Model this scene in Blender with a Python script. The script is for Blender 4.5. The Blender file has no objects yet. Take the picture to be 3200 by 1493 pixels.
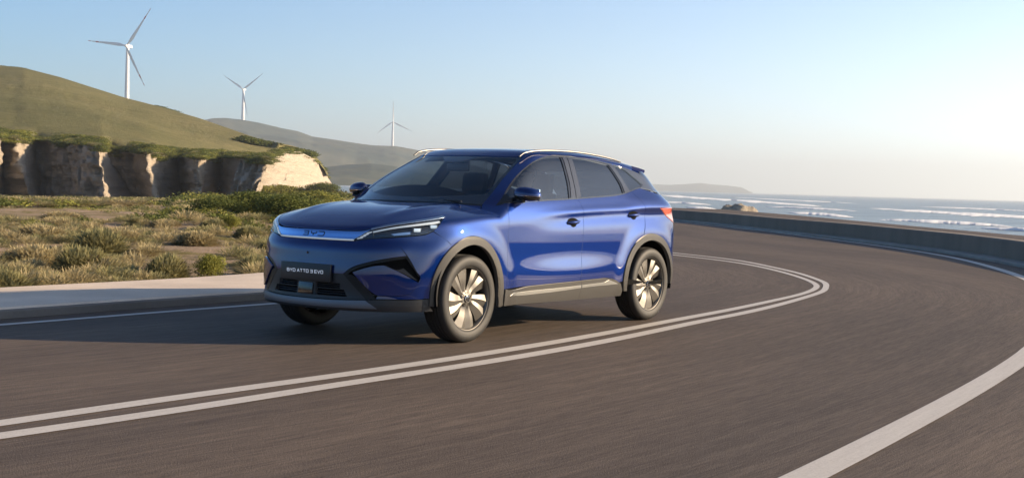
import bpy, bmesh, math, random
import numpy as np
from mathutils import Vector, Matrix, noise
from mathutils.geometry import delaunay_2d_cdt
R = math.radians
scene = bpy.context.scene
COL = scene.collection
# ---------------------------------------------------------------- camera
# world frame = car frame: X is the way the car drives, Y its left, Z up, the front axle stands over the origin
CAM = (7.9845, 7.2091, 1.2182)
YAW, PITCH, ROLL, FPX = -2.5036803, -.0400807, .0283897, 4133.04
cd = bpy.data.cameras.new('camera'); cam = bpy.data.objects.new('camera', cd); COL.objects.link(cam)
fw = Vector((math.cos(YAW)*math.cos(PITCH), math.sin(YAW)*math.cos(PITCH), math.sin(PITCH)))
rt = Vector((math.sin(YAW), -math.cos(YAW), 0)); up = rt.cross(fw)
r2 = rt*math.cos(ROLL)+up*math.sin(ROLL); u2 = -rt*math.sin(ROLL)+up*math.cos(ROLL)
m = Matrix((r2, u2, -fw)).transposed().to_4x4(); m.translation = Vector(CAM)
cam.matrix_world = m
cd.sensor_width = 36; cd.lens = 36*FPX/3200; cd.clip_start = .1; cd.clip_end = 90000
scene.camera = cam
# ---------------------------------------------------------------- sky and sun
SUN_VEC = Vector((-2.1, 2.35, 1.0)).normalized()      # towards the sun
el = math.asin(SUN_VEC.z); az = math.atan2(SUN_VEC.x, SUN_VEC.y)
HAZE_GLOW = 19.0
w = bpy.data.worlds.new('World'); scene.world = w; w.use_nodes = True
nt = w.node_tree; bg = nt.nodes['Background']
sky = nt.nodes.new('ShaderNodeTexSky'); sky.sky_type = 'NISHITA'; sky.sun_disc = False
sky.sun_elevation = el; sky.sun_rotation = az
sky.altitude = 0; sky.air_density = 1.0; sky.dust_density = .6; sky.ozone_density = 1.5
bg.inputs[1].default_value = .056
def mth(op, a, b=None):
    n = nt.nodes.new('ShaderNodeMath'); n.operation = op
    for i, v in enumerate((a, b)):
        if v is None: continue
        if isinstance(v, (int, float)): n.inputs[i].default_value = v
        else: nt.links.new(v, n.inputs[i])
    return n.outputs[0]
tc = nt.nodes.new('ShaderNodeTexCoord'); sx = nt.nodes.new('ShaderNodeSeparateXYZ'); nt.links.new(tc.outputs['Generated'], sx.inputs[0])
dt = nt.nodes.new('ShaderNodeVectorMath'); dt.operation = 'DOT_PRODUCT'; nt.links.new(tc.outputs['Generated'], dt.inputs[0]); dt.inputs[1].default_value = Vector((SUN_VEC.x, SUN_VEC.y, 0)).normalized()
toward = mth('MULTIPLY', mth('ADD', dt.outputs['Value'], 1.0), .5)                      # 0 away from the sun, 1 towards it
low = mth('EXPONENT', mth('MULTIPLY', mth('ABSOLUTE', sx.outputs[2]), -7.0))            # the bright milky band over the sea
glow = mth('MULTIPLY', low, mth('ADD', .7, mth('ADD', mth('MULTIPLY', mth('POWER', toward, 2.6), HAZE_GLOW), mth('MULTIPLY', mth('POWER', toward, 14.0), 22.0))))
vm = nt.nodes.new('ShaderNodeVectorMath'); vm.operation = 'SCALE'; vm.inputs[0].default_value = (1.0, .95, .91); nt.links.new(glow, vm.inputs['Scale'])
low2 = mth('EXPONENT', mth('MULTIPLY', mth('ABSOLUTE', sx.outputs[2]), -17.0))
gl2 = mth('MULTIPLY', low2, mth('MULTIPLY', mth('POWER', toward, 3.0), 13.0))
v2 = nt.nodes.new('ShaderNodeVectorMath'); v2.operation = 'SCALE'; v2.inputs[0].default_value = (1.0, .80, .68); nt.links.new(gl2, v2.inputs['Scale'])
va = nt.nodes.new('ShaderNodeVectorMath'); va.operation = 'ADD'; nt.links.new(vm.outputs[0], va.inputs[0]); nt.links.new(v2.outputs[0], va.inputs[1]); vm = va
d3 = nt.nodes.new('ShaderNodeVectorMath'); d3.operation = 'DOT_PRODUCT'; nt.links.new(tc.outputs['Generated'], d3.inputs[0]); d3.inputs[1].default_value = SUN_VEC
au = mth('MULTIPLY', mth('POWER', mth('MAXIMUM', d3.outputs['Value'], 0.0), 8.0), 9.0)      # the aureole round the sun
v3 = nt.nodes.new('ShaderNodeVectorMath'); v3.operation = 'SCALE'; v3.inputs[0].default_value = (1.0, .90, .80); nt.links.new(au, v3.inputs['Scale'])
vb = nt.nodes.new('ShaderNodeVectorMath'); vb.operation = 'ADD'; nt.links.new(vm.outputs[0], vb.inputs[0]); nt.links.new(v3.outputs[0], vb.inputs[1]); vm = vb
tn = nt.nodes.new('ShaderNodeVectorMath'); tn.operation = 'MULTIPLY'; nt.links.new(sky.outputs[0], tn.inputs[0]); tn.inputs[1].default_value = (.42, .97, 1.52)
mr = nt.nodes.new('ShaderNodeMapRange'); mr.interpolation_type = 'SMOOTHSTEP'; nt.links.new(sx.outputs[2], mr.inputs[0])
for i_, v_ in ((1, .16), (2, .60), (3, 1.0), (4, .55)): mr.inputs[i_].default_value = v_
dz_ = nt.nodes.new('ShaderNodeVectorMath'); dz_.operation = 'SCALE'; nt.links.new(tn.outputs[0], dz_.inputs[0]); nt.links.new(mr.outputs[0], dz_.inputs['Scale']); tn = dz_      # the deep zenith
ad = nt.nodes.new('ShaderNodeVectorMath'); ad.operation = 'ADD'; nt.links.new(tn.outputs[0], ad.inputs[0]); nt.links.new(vm.outputs[0], ad.inputs[1])
nt.links.new(ad.outputs[0], bg.inputs[0])
sd = bpy.data.lights.new('sun', 'SUN'); sd.energy = 5.0; sd.angle = R(.6); sd.color = (1.0, .76, .50)
so = bpy.data.objects.new('sun', sd); COL.objects.link(so); so.rotation_euler = SUN_VEC.to_track_quat('Z', 'Y').to_euler()
so.location = (0, 0, 50)
scene.view_settings.view_transform = 'Standard'; scene.view_settings.look = 'None'
scene.view_settings.exposure = 1.15; scene.view_settings.gamma = 1; scene.view_settings.use_curve_mapping = False
scene.cycles.max_bounces = 10; scene.cycles.transparent_max_bounces = 24; scene.cycles.volume_bounces = 0
scene.cycles.sample_clamp_indirect = 6
scene.cycles.use_denoising = True
# ---------------------------------------------------------------- helpers
def tag(o, label=None, cat=None, group=None, kind=None):
    if label: o['label'] = label
    if cat: o['category'] = cat
    if group: o['group'] = group
    if kind: o['kind'] = kind
    return o
def empty(name, loc=(0, 0, 0), rz=0):
    o = bpy.data.objects.new(name, None); COL.objects.link(o); o.location = loc; o.rotation_euler = (0, 0, rz)
    o.empty_display_size = .2
    return o
def mesh_obj(name, verts, faces, mat, parent=None, smooth=False, normals=None, uvs=None):
    me = bpy.data.meshes.new(name); me.from_pydata([tuple(v) for v in verts], [], [tuple(f) for f in faces])
    if mat: me.materials.append(mat)
    if smooth or normals is not None: me.polygons.foreach_set('use_smooth', [True]*len(me.polygons))
    me.update()
    if uvs is not None:
        l = me.uv_layers.new(name='UVMap')
        idx = np.zeros(len(me.loops), dtype=np.int32); me.loops.foreach_get('vertex_index', idx)
        l.data.foreach_set('uv', np.asarray(uvs, dtype=np.float32)[idx].ravel())
    if normals is not None: me.normals_split_custom_set_from_vertices([tuple(n) for n in normals])
    o = bpy.data.objects.new(name, me); COL.objects.link(o)
    if parent: o.parent = parent
    return o
class MB:
    """collects simple shapes into one mesh"""
    def __init__(s): s.v = []; s.f = []
    def add(s, v, f):
        n = len(s.v); s.v += [tuple(x) for x in v]; s.f += [tuple(n+i for i in q) for q in f]; return s
    def box(s, c, size, rot=None, bev=0):
        bm = bmesh.new(); bmesh.ops.create_cube(bm, size=1)
        bmesh.ops.scale(bm, vec=size, verts=bm.verts)
        if bev: bmesh.ops.bevel(bm, geom=bm.edges[:], offset=bev, segments=2, affect='EDGES', profile=.6)
        if rot: bmesh.ops.rotate(bm, cent=(0, 0, 0), matrix=rot, verts=bm.verts)
        bmesh.ops.translate(bm, vec=c, verts=bm.verts)
        return s.bm(bm)
    def bm(s, bm):
        bm.verts.index_update(); s.add([v.co.copy() for v in bm.verts], [[v.index for v in f.verts] for f in bm.faces]); bm.free(); return s
    def lathe(s, prof, seg=48, axis='Y', c=(0, 0, 0), close=False, a0=0, a1=2*math.pi):
        full = abs(a1-a0-2*math.pi) < 1e-6; n = seg if full else seg+1; vs = []
        for k in range(n):
            a = a0+(a1-a0)*k/seg; ca, sa = math.cos(a), math.sin(a)
            for r, h in prof:
                vs.append({'Y': (c[0]+r*ca, c[1]+h, c[2]+r*sa), 'Z': (c[0]+r*ca, c[1]+r*sa, c[2]+h), 'X': (c[0]+h, c[1]+r*ca, c[2]+r*sa)}[axis])
        m = len(prof); fs = []
        for k in range(seg):
            k2 = (k+1) % n
            for j in range(m if close else m-1):
                j2 = (j+1) % m; fs.append((k*m+j, k*m+j2, k2*m+j2, k2*m+j))
        return s.add(vs, fs)
    def tube(s, pts, rad, seg=10, cap=True, flat=1.0):
        pts = [Vector(p) for p in pts]; rad = rad if isinstance(rad, (list, tuple)) else [rad]*len(pts); vs = []; fs = []
        upv = Vector((0, 0, 1))
        for i, p_ in enumerate(pts):
            t = (pts[min(i+1, len(pts)-1)]-pts[max(i-1, 0)]).normalized()
            a = t.cross(upv); a = a.normalized() if a.length > 1e-4 else Vector((1, 0, 0)); b = a.cross(t)
            for k in range(seg):
                q = 2*math.pi*k/seg; vs.append(p_+a*math.cos(q)*rad[i]+b*math.sin(q)*rad[i]*flat)
        for i in range(len(pts)-1):
            for k in range(seg): fs.append((i*seg+k, i*seg+(k+1) % seg, (i+1)*seg+(k+1) % seg, (i+1)*seg+k))
        if cap: fs += [tuple(range(seg)), tuple((len(pts)-1)*seg+k for k in reversed(range(seg)))]
        return s.add(vs, fs)
    def build(s, name, mat, parent=None, smooth=True, angle=35):
        o = mesh_obj(name, s.v, s.f, mat, parent)
        if smooth:
            o.data.polygons.foreach_set('use_smooth', [True]*len(o.data.polygons))
            bm = bmesh.new(); bm.from_mesh(o.data); bmesh.ops.recalc_face_normals(bm, faces=bm.faces)
            for e in bm.edges: e.smooth = len(e.link_faces) < 2 or e.calc_face_angle(0) < R(angle)
            bm.to_mesh(o.data); bm.free()
        return o
def nmat(name):
    m_ = bpy.data.materials.new(name); m_.use_nodes = True; t = m_.node_tree
    return m_, t, t.nodes['Principled BSDF'], t.nodes['Material Output']
def pbr(name, col, rough=.5, metal=0, coat=0, spec=None, emit=None, es=0, bump=0, bscale=200, var=0, vscale=3):
    m_, t, b, o = nmat(name)
    b.inputs['Base Color'].default_value = (*col, 1); b.inputs['Roughness'].default_value = rough; b.inputs['Metallic'].default_value = metal
    b.inputs['Coat Weight'].default_value = coat; b.inputs['Coat Roughness'].default_value = .02
    if spec is not None: b.inputs['Specular IOR Level'].default_value = spec
    if emit: b.inputs['Emission Color'].default_value = (*emit, 1); b.inputs['Emission Strength'].default_value = es
    if bump or var:
        tc = t.nodes.new('ShaderNodeTexCoord')
    if bump:
        n = t.nodes.new('ShaderNodeTexNoise'); n.inputs['Scale'].default_value = bscale; n.inputs['Detail'].default_value = 3
        bp = t.nodes.new('ShaderNodeBump'); bp.inputs['Strength'].default_value = bump; bp.inputs['Distance'].default_value = .002
        t.links.new(tc.outputs['Object'], n.inputs['Vector']); t.links.new(n.outputs[0], bp.inputs['Height']); t.links.new(bp.outputs[0], b.inputs['Normal'])
    if var:
        n = t.nodes.new('ShaderNodeTexNoise'); n.inputs['Scale'].default_value = vscale; n.inputs['Detail'].default_value = 5
        mx = t.nodes.new('ShaderNodeMix'); mx.data_type = 'RGBA'
        mx.inputs[6].default_value = (*[c*(1-var) for c in col], 1); mx.inputs[7].default_value = (*[min(1, c*(1+var)) for c in col], 1)
        t.links.new(tc.outputs['Object'], n.inputs['Vector']); t.links.new(n.outputs[0], mx.inputs[0]); t.links.new(mx.outputs[2], b.inputs['Base Color'])
    return m_
def glass_mat(name, tint, refl=1.0, ior=1.5):
    # thin tinted pane: what passes is tinted, the rest mirrors by Fresnel
    m_, t, b, o = nmat(name); t.nodes.remove(b)
    tr = t.nodes.new('ShaderNodeBsdfTransparent'); tr.inputs[0].default_value = (*tint, 1)
    gl = t.nodes.new('ShaderNodeBsdfGlossy'); gl.inputs['Roughness'].default_value = .01; gl.inputs['Color'].default_value = (refl, refl, refl, 1)
    fr = t.nodes.new('ShaderNodeFresnel'); g_ = t.nodes.new('ShaderNodeNewGeometry')     # a pane mirrors alike from both sides
    mi = t.nodes.new('ShaderNodeMix'); mi.inputs[2].default_value = ior; mi.inputs[3].default_value = 1/ior
    t.links.new(g_.outputs['Backfacing'], mi.inputs[0]); t.links.new(mi.outputs[0], fr.inputs[0])
    mx = t.nodes.new('ShaderNodeMixShader')
    t.links.new(fr.outputs[0], mx.inputs[0]); t.links.new(tr.outputs[0], mx.inputs[1]); t.links.new(gl.outputs[0], mx.inputs[2]); t.links.new(mx.outputs[0], o.inputs[0])
    return m_
import numpy as np
# ---------------------------------------------------------------- car skin
# car frame: X forward (front axle at 0, rear axle at -2.72), Y to the car's left, Z up
def spl(xs, ys):
    xs = np.asarray(xs, float); ys = np.asarray(ys, float)
    h = np.diff(xs); n = len(xs)
    A = np.zeros((n, n)); r = np.zeros(n); A[0, 0] = A[-1, -1] = 1
    for i in range(1, n-1):
        A[i, i-1] = h[i-1]; A[i, i] = 2*(h[i-1]+h[i]); A[i, i+1] = h[i]
        r[i] = 6*((ys[i+1]-ys[i])/h[i]-(ys[i]-ys[i-1])/h[i-1])
    m = np.linalg.solve(A, r)
    s0 = (ys[1]-ys[0])/h[0]-h[0]*m[1]/6; s1 = (ys[-1]-ys[-2])/h[-1]+h[-1]*m[-2]/6
    def f(x):
        x = np.asarray(x, float); i = np.clip(np.searchsorted(xs, x)-1, 0, n-2)
        d = np.clip(x, xs[0], xs[-1])-xs[i]; H = h[i]; e = H-d
        v = (m[i]*e**3+m[i+1]*d**3)/(6*H)+(ys[i]/H-m[i]*H/6)*e+(ys[i+1]/H-m[i+1]*H/6)*d
        return v+np.where(x < xs[0], (x-xs[0])*s0, 0)+np.where(x > xs[-1], (x-xs[-1])*s1, 0)
    return f
def smax(a, b, k):
    h = np.maximum(k-np.abs(a-b), 0)/k
    return np.maximum(a, b)+h*h*h*k/6
def smin(a, b, k): return -smax(-a, -b, k)
def sstep(a, b, x):
    t = np.clip((x-a)/(b-a), 0, 1); return t*t*t*(t*(6*t-15)+10)
P_side = spl([.12, .20, .28, .36, .43, .49, .56, .63, .70, .78, .86, .93, .99, 1.04, 1.09, 1.15, 1.25, 1.35, 1.45, 1.53],
             [.865, .890, .904, .9115, .9150, .9165, .9170, .9172, .9175, .9175, .9150, .9080, .8960, .8820, .8620, .8300, .7730, .7130, .6480, .585])
plan = spl([-3.2, -2.72, -2.3, -1.5, -.8, -.35, 0, .6], [-.008, -.002, 0, .004, -.004, -.008, -.008, -.012])
crease_z = spl([-3.3, -2.6, -2.1, -1.5, -1.0, -.6, -.2], [1.060, 1.050, 1.037, 1.017, .990, .966, .955])
def phi(t): return .5*(1+np.tanh(.7978846*(t+.044715*t**3)))
def side_y(x, z):
    y = P_side(z)+plan(x)
    # shoulder crease running from the front door to the tail lamp
    d = z-crease_z(x); w = sstep(-.55, -1.6, x)
    y = y+w*(.010*np.exp(-((d)/.035)**2)-.006*np.exp(-((d+.07)/.05)**2))
    # swollen wheel arches
    for cx in (.03, -2.66):
        r = np.hypot(x-cx, z-.355)
        y = y+(.020 if cx > -1 else .016)*sstep(.66, .46, r)*sstep(1.02, .78, z)
    # low swelling in the middle of the doors, a soft hollow behind the front wheel above it
    y = y+.0185*phi((.583-z)/.046)*np.exp(-.5*((x+1.38)/.43)**2)
    y = y-.0080*phi((.895-z)/.045)*np.exp(-.5*((x+.62)/.30)**2)
    # rear haunch widens above the belt
    y = y+.035*sstep(-2.1, -2.75, x)*np.exp(-((z-1.1)/.09)**2)
    return y
front_a = spl([.15, .22, .30, .36, .44, .55, .66, .74, .78, .82, .86, .92, 1.0], [.80, .86, .885, .875, .87, .868, .855, .835, .808, .793, .78, .75, .69])
rear_a = spl([.2, .3, .45, .6, .9, 1.0, 1.06, 1.2, 1.3, 1.42, 1.55], [.62, .73, .82, .825, .815, .785, .735, .555, .46, .34, .2])
hood_z = spl([-1.2, -.5, -.14, .2, .4, .54, .64, .72, .78, .86], [1.095, 1.083, 1.068, 1.036, .996, .956, .920, .888, .856, .78])
roof_z = spl([-3.3, -3.0, -2.8, -2.4, -2.0, -1.6, -1.3, -1.1, -.95, -.7], [1.37, 1.425, 1.462, 1.515, 1.543, 1.550, 1.540, 1.518, 1.480, 1.39])
def hood_top(x, y):
    a = np.abs(y)
    z = hood_z(x)-.068*(a/.78)**3
    # two soft raised flanks from the cowl towards the lamps, flat pool between them
    c = .52-.06*sstep(0, .7, x)
    return z+.010*np.exp(-((a-c)/.07)**2)*sstep(.7, .2, x)-.006*np.exp(-(a/.3)**2)*sstep(.5, 0, x)
def car_F(x, y, z):
    a = np.abs(y)
    w = side_y(x, z)
    side = a-w
    # nose and tail wrap the sides as superellipses in plan
    fa = front_a(z); xf = np.maximum(x, 0)/fa; n = 2.45
    rf = (xf**n+(a/w)**n)**(1/n)-1
    front = rf*np.where(x > 0, .88, w)
    ra = np.maximum(rear_a(z), .1); xr = np.maximum(-2.75-x, 0)/ra; n = 2.9
    rr = (xr**n+(a/w)**n)**(1/n)-1
    rear = rr*np.where(x < -2.75, .85, w)
    plan_f = np.where(x > 0, front, np.where(x < -2.75, rear, side))
    top = (z-hood_top(x, y))*.97
    ws = (x-(-.165-1.975*(z-1.07)-.28*(a/.75)**2.2+.05*np.exp(-((z-1.27)/.16)**2)))*.43
    rf_ = (z-(roof_z(x)-.022*(a/.6)**2.5))*.98
    gh = smax(ws, rf_, .05)
    up = smin(top, gh, .008)
    under = .235-z
    k = .055+.055*sstep(1.08, 1.2, z)
    return smax(smax(plan_f, up, k), under, .02)
def car_N(P, e=1e-3):
    x, y, z = P[..., 0], P[..., 1], P[..., 2]
    g = np.stack([car_F(x+e, y, z)-car_F(x-e, y, z), car_F(x, y+e, z)-car_F(x, y-e, z), car_F(x, y, z+e)-car_F(x, y, z-e)], -1)
    return g/np.maximum(np.linalg.norm(g, axis=-1, keepdims=True), 1e-9)
def march(O, D, t0, t1, n=160, F=car_F):
    # first crossing from outside to inside along D
    ts = np.linspace(t0, t1, n); O = np.atleast_2d(O); D = np.broadcast_to(D, O.shape)
    f = np.stack([F(*(O+D*t).T) for t in ts])
    inside = f < 0; hit = inside.any(0); k = np.where(hit, inside.argmax(0), n-1); k = np.maximum(k, 1)
    lo, hi = ts[k-1], ts[k]
    for _ in range(24):
        m = .5*(lo+hi); v = F(*(O+D*m[:, None]).T) < 0
        hi = np.where(v, m, hi); lo = np.where(v, lo, m)
    return O+D*hi[:, None], hit
# ---------------------------------------------------------------- charts of the skin
S2 = math.sqrt(.5)
def chart(kind, s=1):
    """uv(points) and rays(uv): a flat map of part of the skin; s=-1 is the mirrored side"""
    if kind == 'S':
        return (lambda P: P[:, [0, 2]]), (lambda q: (np.stack([q[:, 0], q[:, 0]*0+s*1.35, q[:, 1]], -1), np.array([0, -s, 0.]), 0, .9))
    if kind == 'T':
        return (lambda P: P[:, [0, 1]]), (lambda q: (np.stack([q[:, 0], q[:, 1], q[:, 0]*0+1.9], -1), np.array([0, 0, -1.]), 0, 1.3))
    if kind == 'D':
        return (lambda P: np.stack([P[:, 0], (P[:, 2]-s*P[:, 1])*S2], -1)), \
               (lambda q: (np.stack([q[:, 0], s*(-q[:, 1]*S2+1.6*S2), q[:, 1]*S2+1.6*S2], -1), np.array([0, -s*S2, -S2]), 0, 1.2))
    if kind == 'R':
        return (lambda P: np.stack([.8*P[:, 0]+.6*s*P[:, 1], P[:, 2]], -1)), \
               (lambda q: (np.stack([.8*q[:, 0]-.6*3.6, s*(.6*q[:, 0]+.8*3.6), q[:, 1]], -1), np.array([.6, -s*.8, 0]), 0, 2.2))
    if kind == 'B':
        return (lambda P: P[:, [1, 2]]), (lambda q: (np.stack([q[:, 0]*0-4.2, q[:, 0], q[:, 1]], -1), np.array([1., 0, 0]), 0, 1.6))
    if kind == 'C':
        def rays(q):
            th = q[:, 0]/.85; d = np.stack([np.cos(th), s*np.sin(th), th*0], -1)
            O = d*1.4; O[:, 2] = q[:, 1]; return O, -d, 0, .95
        return (lambda P: np.stack([.85*np.arctan2(s*P[:, 1], P[:, 0]), P[:, 2]], -1)), rays
def curve(pts, h):
    """spline through 2D points, resampled at about h"""
    P = np.asarray(pts, float)
    if len(P) == 2:
        n = max(1, int(np.linalg.norm(P[1]-P[0])/h)); return P[0]+(P[1]-P[0])*np.linspace(0, 1, n+1)[:, None]
    d = np.r_[0, np.cumsum(np.linalg.norm(np.diff(P, axis=0), axis=1)+1e-9)]
    fx, fy = pch(d, P[:, 0]), pch(d, P[:, 1])
    n = max(2, int(d[-1]/h)); t = np.linspace(0, d[-1], n+1)
    return np.stack([fx(t), fy(t)], -1)
def pch(xs, ys):
    # monotone cubic (no overshoot)
    h = np.diff(xs); dl = np.diff(ys)/h; n = len(xs); m_ = np.zeros(n)
    m_[1:-1] = (dl[:-1]*h[1:]+dl[1:]*h[:-1])/(h[1:]+h[:-1]); m_[0] = dl[0]; m_[-1] = dl[-1]
    def f(x):
        i = np.clip(np.searchsorted(xs, x)-1, 0, n-2); t = (x-xs[i])/h[i]
        return (2*t**3-3*t**2+1)*ys[i]+(t**3-2*t**2+t)*h[i]*m_[i]+(-2*t**3+3*t**2)*ys[i+1]+(t**3-t**2)*h[i]*m_[i+1]
    return f
def inpoly(q, poly):
    x, y = q[:, 0], q[:, 1]; r = np.zeros(len(q), bool); n = len(poly); j = n-1
    for i in range(n):
        xi, yi = poly[i]; xj, yj = poly[j]
        c = ((yi > y) != (yj > y)) & (x < (xj-xi)*(y-yi)/(yj-yi+1e-15)+xi); r ^= c; j = i
    return r
def polydist(q, poly):
    a = poly; b = np.roll(poly, -1, 0); best = np.full(len(q), 9.)
    for i in range(len(a)):
        ab = b[i]-a[i]; t = np.clip(((q-a[i])@ab)/max(ab@ab, 1e-12), 0, 1); best = np.minimum(best, np.linalg.norm(q-a[i]-t[:, None]*ab, axis=1))
    return best
def area(p_): x, y = p_[:, 0], p_[:, 1]; return .5*np.sum(x*np.roll(y, -1)-np.roll(x, -1)*y)
def inset(poly, g):
    if area(poly) < 0: poly = poly[::-1]
    e = np.roll(poly, -1, 0)-poly; e /= np.maximum(np.linalg.norm(e, axis=1, keepdims=True), 1e-9)
    n = np.stack([-e[:, 1], e[:, 0]], -1); n2 = n+np.roll(n, 1, 0); L = np.linalg.norm(n2, axis=1, keepdims=True)
    n2 = n2/np.maximum(L, .3); k = 1/np.maximum(.45, (n2*n).sum(1, keepdims=True))
    return poly+n2*g*k
def outline(segs, kind, s, h):
    uv, _ = chart(kind, s); out = []
    for sg in segs:
        P = np.asarray([tuple(q) for q in sg], float)
        if P.shape[1] == 3: P = P.copy(); P[:, 1] *= s; q = uv(P)
        else: q = P
        c = curve(q, h); out.append(c[:-1])
    poly = np.concatenate(out); keep = np.linalg.norm(poly-np.roll(poly, 1, 0), axis=1) > 1e-4
    return poly[keep]
def skin_patch(segs, kind, s=1, holes=(), off=0, gap=.002, h=.022, rim=.012, disp=None, F=None, flatn=False):
    F = F or car_F
    poly = outline(segs, kind, s, h*.7); poly = inset(poly, gap)
    hp = []
    for hs in holes:
        q = outline(hs, kind, s, h*.7); q = inset(q, -gap); hp.append(q if area(q) < 0 else q[::-1])
    lo, hi = poly.min(0), poly.max(0)
    gx = np.arange(lo[0], hi[0], h); gy = np.arange(lo[1], hi[1], h*.87)
    X, Y = np.meshgrid(gx, gy); X = X+(np.arange(len(gy)) % 2)[:, None]*h*.5
    q = np.stack([X.ravel(), Y.ravel()], -1); q = q[inpoly(q, poly)]
    q = q[polydist(q, poly) > h*.38]
    for z in hp: q = q[~inpoly(q, z)]; q = q[polydist(q, z) > h*.38]
    loops = [poly]+hp; verts = []; edges = []; rings = []
    for l in loops:
        n0 = len(verts); verts += [Vector(v) for v in l.tolist()]; edges += [(n0+i, n0+(i+1) % len(l)) for i in range(len(l))]
    verts += [Vector(v) for v in q.tolist()]
    vo, eo, fo, ov, oe, of = delaunay_2d_cdt(verts, edges, [], 0, 1e-6)
    V = np.array([tuple(v) for v in vo]); T = np.array([f for f in fo if len(f) == 3])
    c = V[T].mean(1); k = inpoly(c, poly)
    for z in hp: k &= ~inpoly(c, z)
    T = T[k]
    _, rays = chart(kind, s); O, D, t0, t1 = rays(V)
    P, hit = march(O, D, t0, t1, 90, F)
    if F is car_F: N = car_N(P)
    else:
        e = 1e-3; N = np.stack([F(*(P+[e, 0, 0]).T)-F(*(P-[e, 0, 0]).T), F(*(P+[0, e, 0]).T)-F(*(P-[0, e, 0]).T), F(*(P+[0, 0, e]).T)-F(*(P-[0, 0, e]).T)], -1); N /= np.linalg.norm(N, axis=1, keepdims=True)
    P = P+N*(off if disp is None else (off+disp(V, P))[:, None])
    # face winding towards the outside
    fn = np.cross(P[T[:, 1]]-P[T[:, 0]], P[T[:, 2]]-P[T[:, 0]]); flip = (fn*N[T[:, 0]]).sum(1) < 0
    T[flip] = T[flip][:, ::-1]
    # rim: boundary edges folded inwards
    from collections import Counter
    E = Counter(); Ed = {}
    for a, b, c_ in T.tolist():
        for u, v in ((a, b), (b, c_), (c_, a)): E[(min(u, v), max(u, v))] += 1; Ed[(min(u, v), max(u, v))] = (u, v)
    be = [Ed[k_] for k_, n_ in E.items() if n_ == 1]
    faces = T.tolist(); PV = P.tolist(); NV = N.tolist(); idx = {}
    if rim:
        lat = {}
        for u, v in be:
            ev = P[v]-P[u]; o_ = np.cross(ev, N[u]); o_ /= np.linalg.norm(o_)+1e-9
            for w_ in (u, v): lat[w_] = lat.get(w_, 0)+o_
        for u, v in be:
            for w_ in (u, v):
                if w_ not in idx:
                    o_ = lat[w_]/(np.linalg.norm(lat[w_])+1e-9); idx[w_] = len(PV)
                    PV.append((P[w_]-N[w_]*rim).tolist()); NV.append((o_*.9+N[w_]*.1).tolist())
            faces.append((v, u, idx[u], idx[v]))
    return PV, faces, NV
def panel(name, mat, parent, patches):
    V = []; Fc = []; N = []
    for pt in patches:
        n = len(V); V += pt[0]; Fc += [tuple(n+i for i in f) for f in pt[1]]; N += pt[2]
    return mesh_obj(name, V, Fc, mat, parent, normals=N)
# ---------------------------------------------------------------- car materials
M = {}
def paint():
    m_, t, b, o = nmat('blue_metallic_paint')
    b.inputs['Base Color'].default_value = (.006, .050, .36, 1); b.inputs['Metallic'].default_value = .5; b.inputs['Roughness'].default_value = .42; b.inputs['Specular IOR Level'].default_value = .1; b.inputs['Specular Tint'].default_value = (.08, .22, .8, 1)
    b.inputs['Coat Weight'].default_value = 1; b.inputs['Coat Roughness'].default_value = .012; b.inputs['Coat IOR'].default_value = 1.72
    tc = t.nodes.new('ShaderNodeTexCoord'); n = t.nodes.new('ShaderNodeTexVoronoi'); n.inputs['Scale'].default_value = 900
    t.links.new(tc.outputs['Object'], n.inputs['Vector'])
    mx = t.nodes.new('ShaderNodeMix'); mx.data_type = 'RGBA'; mx.inputs[6].default_value = (.0004, .0098, .076, 1); mx.inputs[7].default_value = (.0007, .0215, .148, 1)
    t.links.new(n.outputs['Distance'], mx.inputs[0]); t.links.new(mx.outputs[2], b.inputs['Base Color'])
    return m_
M['paint'] = paint()
M['trim'] = pbr('gloss_black_trim', (.012, .012, .013), .12, coat=.6)
M['pillar'] = pbr('pillar_gloss_grey', (.035, .034, .034), .14, coat=1)
M['clad'] = pbr('grained_cladding', (.030, .0275, .025), .42, bump=.15, bscale=700)
M['black'] = pbr('black_plastic', (.016, .018, .022), .42)
M['dark'] = pbr('dark_void', (.004, .004, .004), .9, spec=.1)
M['void'] = pbr('dark_bumper_trim', (.007, .0075, .009), .35, spec=.3)
M['silver'] = pbr('satin_silver', (.33, .33, .32), .34, metal=.9)
M['chrome'] = pbr('bright_metal', (.75, .76, .78), .10, metal=1)
M['skid'] = pbr('skid_silver', (.15, .165, .195), .4, metal=.7)
M['strip'] = pbr('blue_chrome_bar', (.34, .50, .80), .20, metal=1, coat=.5)
M['rail'] = pbr('rail_silver', (.24, .24, .235), .42, metal=1)
M['rubber'] = pbr('tyre_rubber', (.017, .0165, .016), .62, bump=.3, bscale=300)
M['alloy'] = pbr('alloy_bronze_silver', (.15, .142, .13), .48, metal=.9)
M['alloyd'] = pbr('alloy_dark', (.10, .10, .10), .4, metal=.6)
M['lamp_in'] = pbr('lamp_housing', (.05, .055, .065), .25, metal=.5)
M['drl'] = pbr('daylight_strip', (.62, .66, .70), .25, emit=(.9, .97, 1), es=.10)
M['projector'] = pbr('projector_lens', (.5, .55, .6), .05, metal=.6, emit=(.85, .95, 1), es=.25)
M['tail'] = pbr('tail_lamp_red', (.50, .10, .07), .08, coat=1, emit=(1, .2, .08), es=.12)
M['glass'] = glass_mat('tinted_glass', (.80, .87, .90), .95, 1.75)
M['privacy'] = glass_mat('privacy_glass', (.10, .12, .14), 1, 2.15)
M['sideglass'] = glass_mat('side_glass', (.34, .40, .43), 1, 2.15)
M['lens'] = glass_mat('clear_lens', (.93, .95, .96), 1, 1.5)
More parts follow.
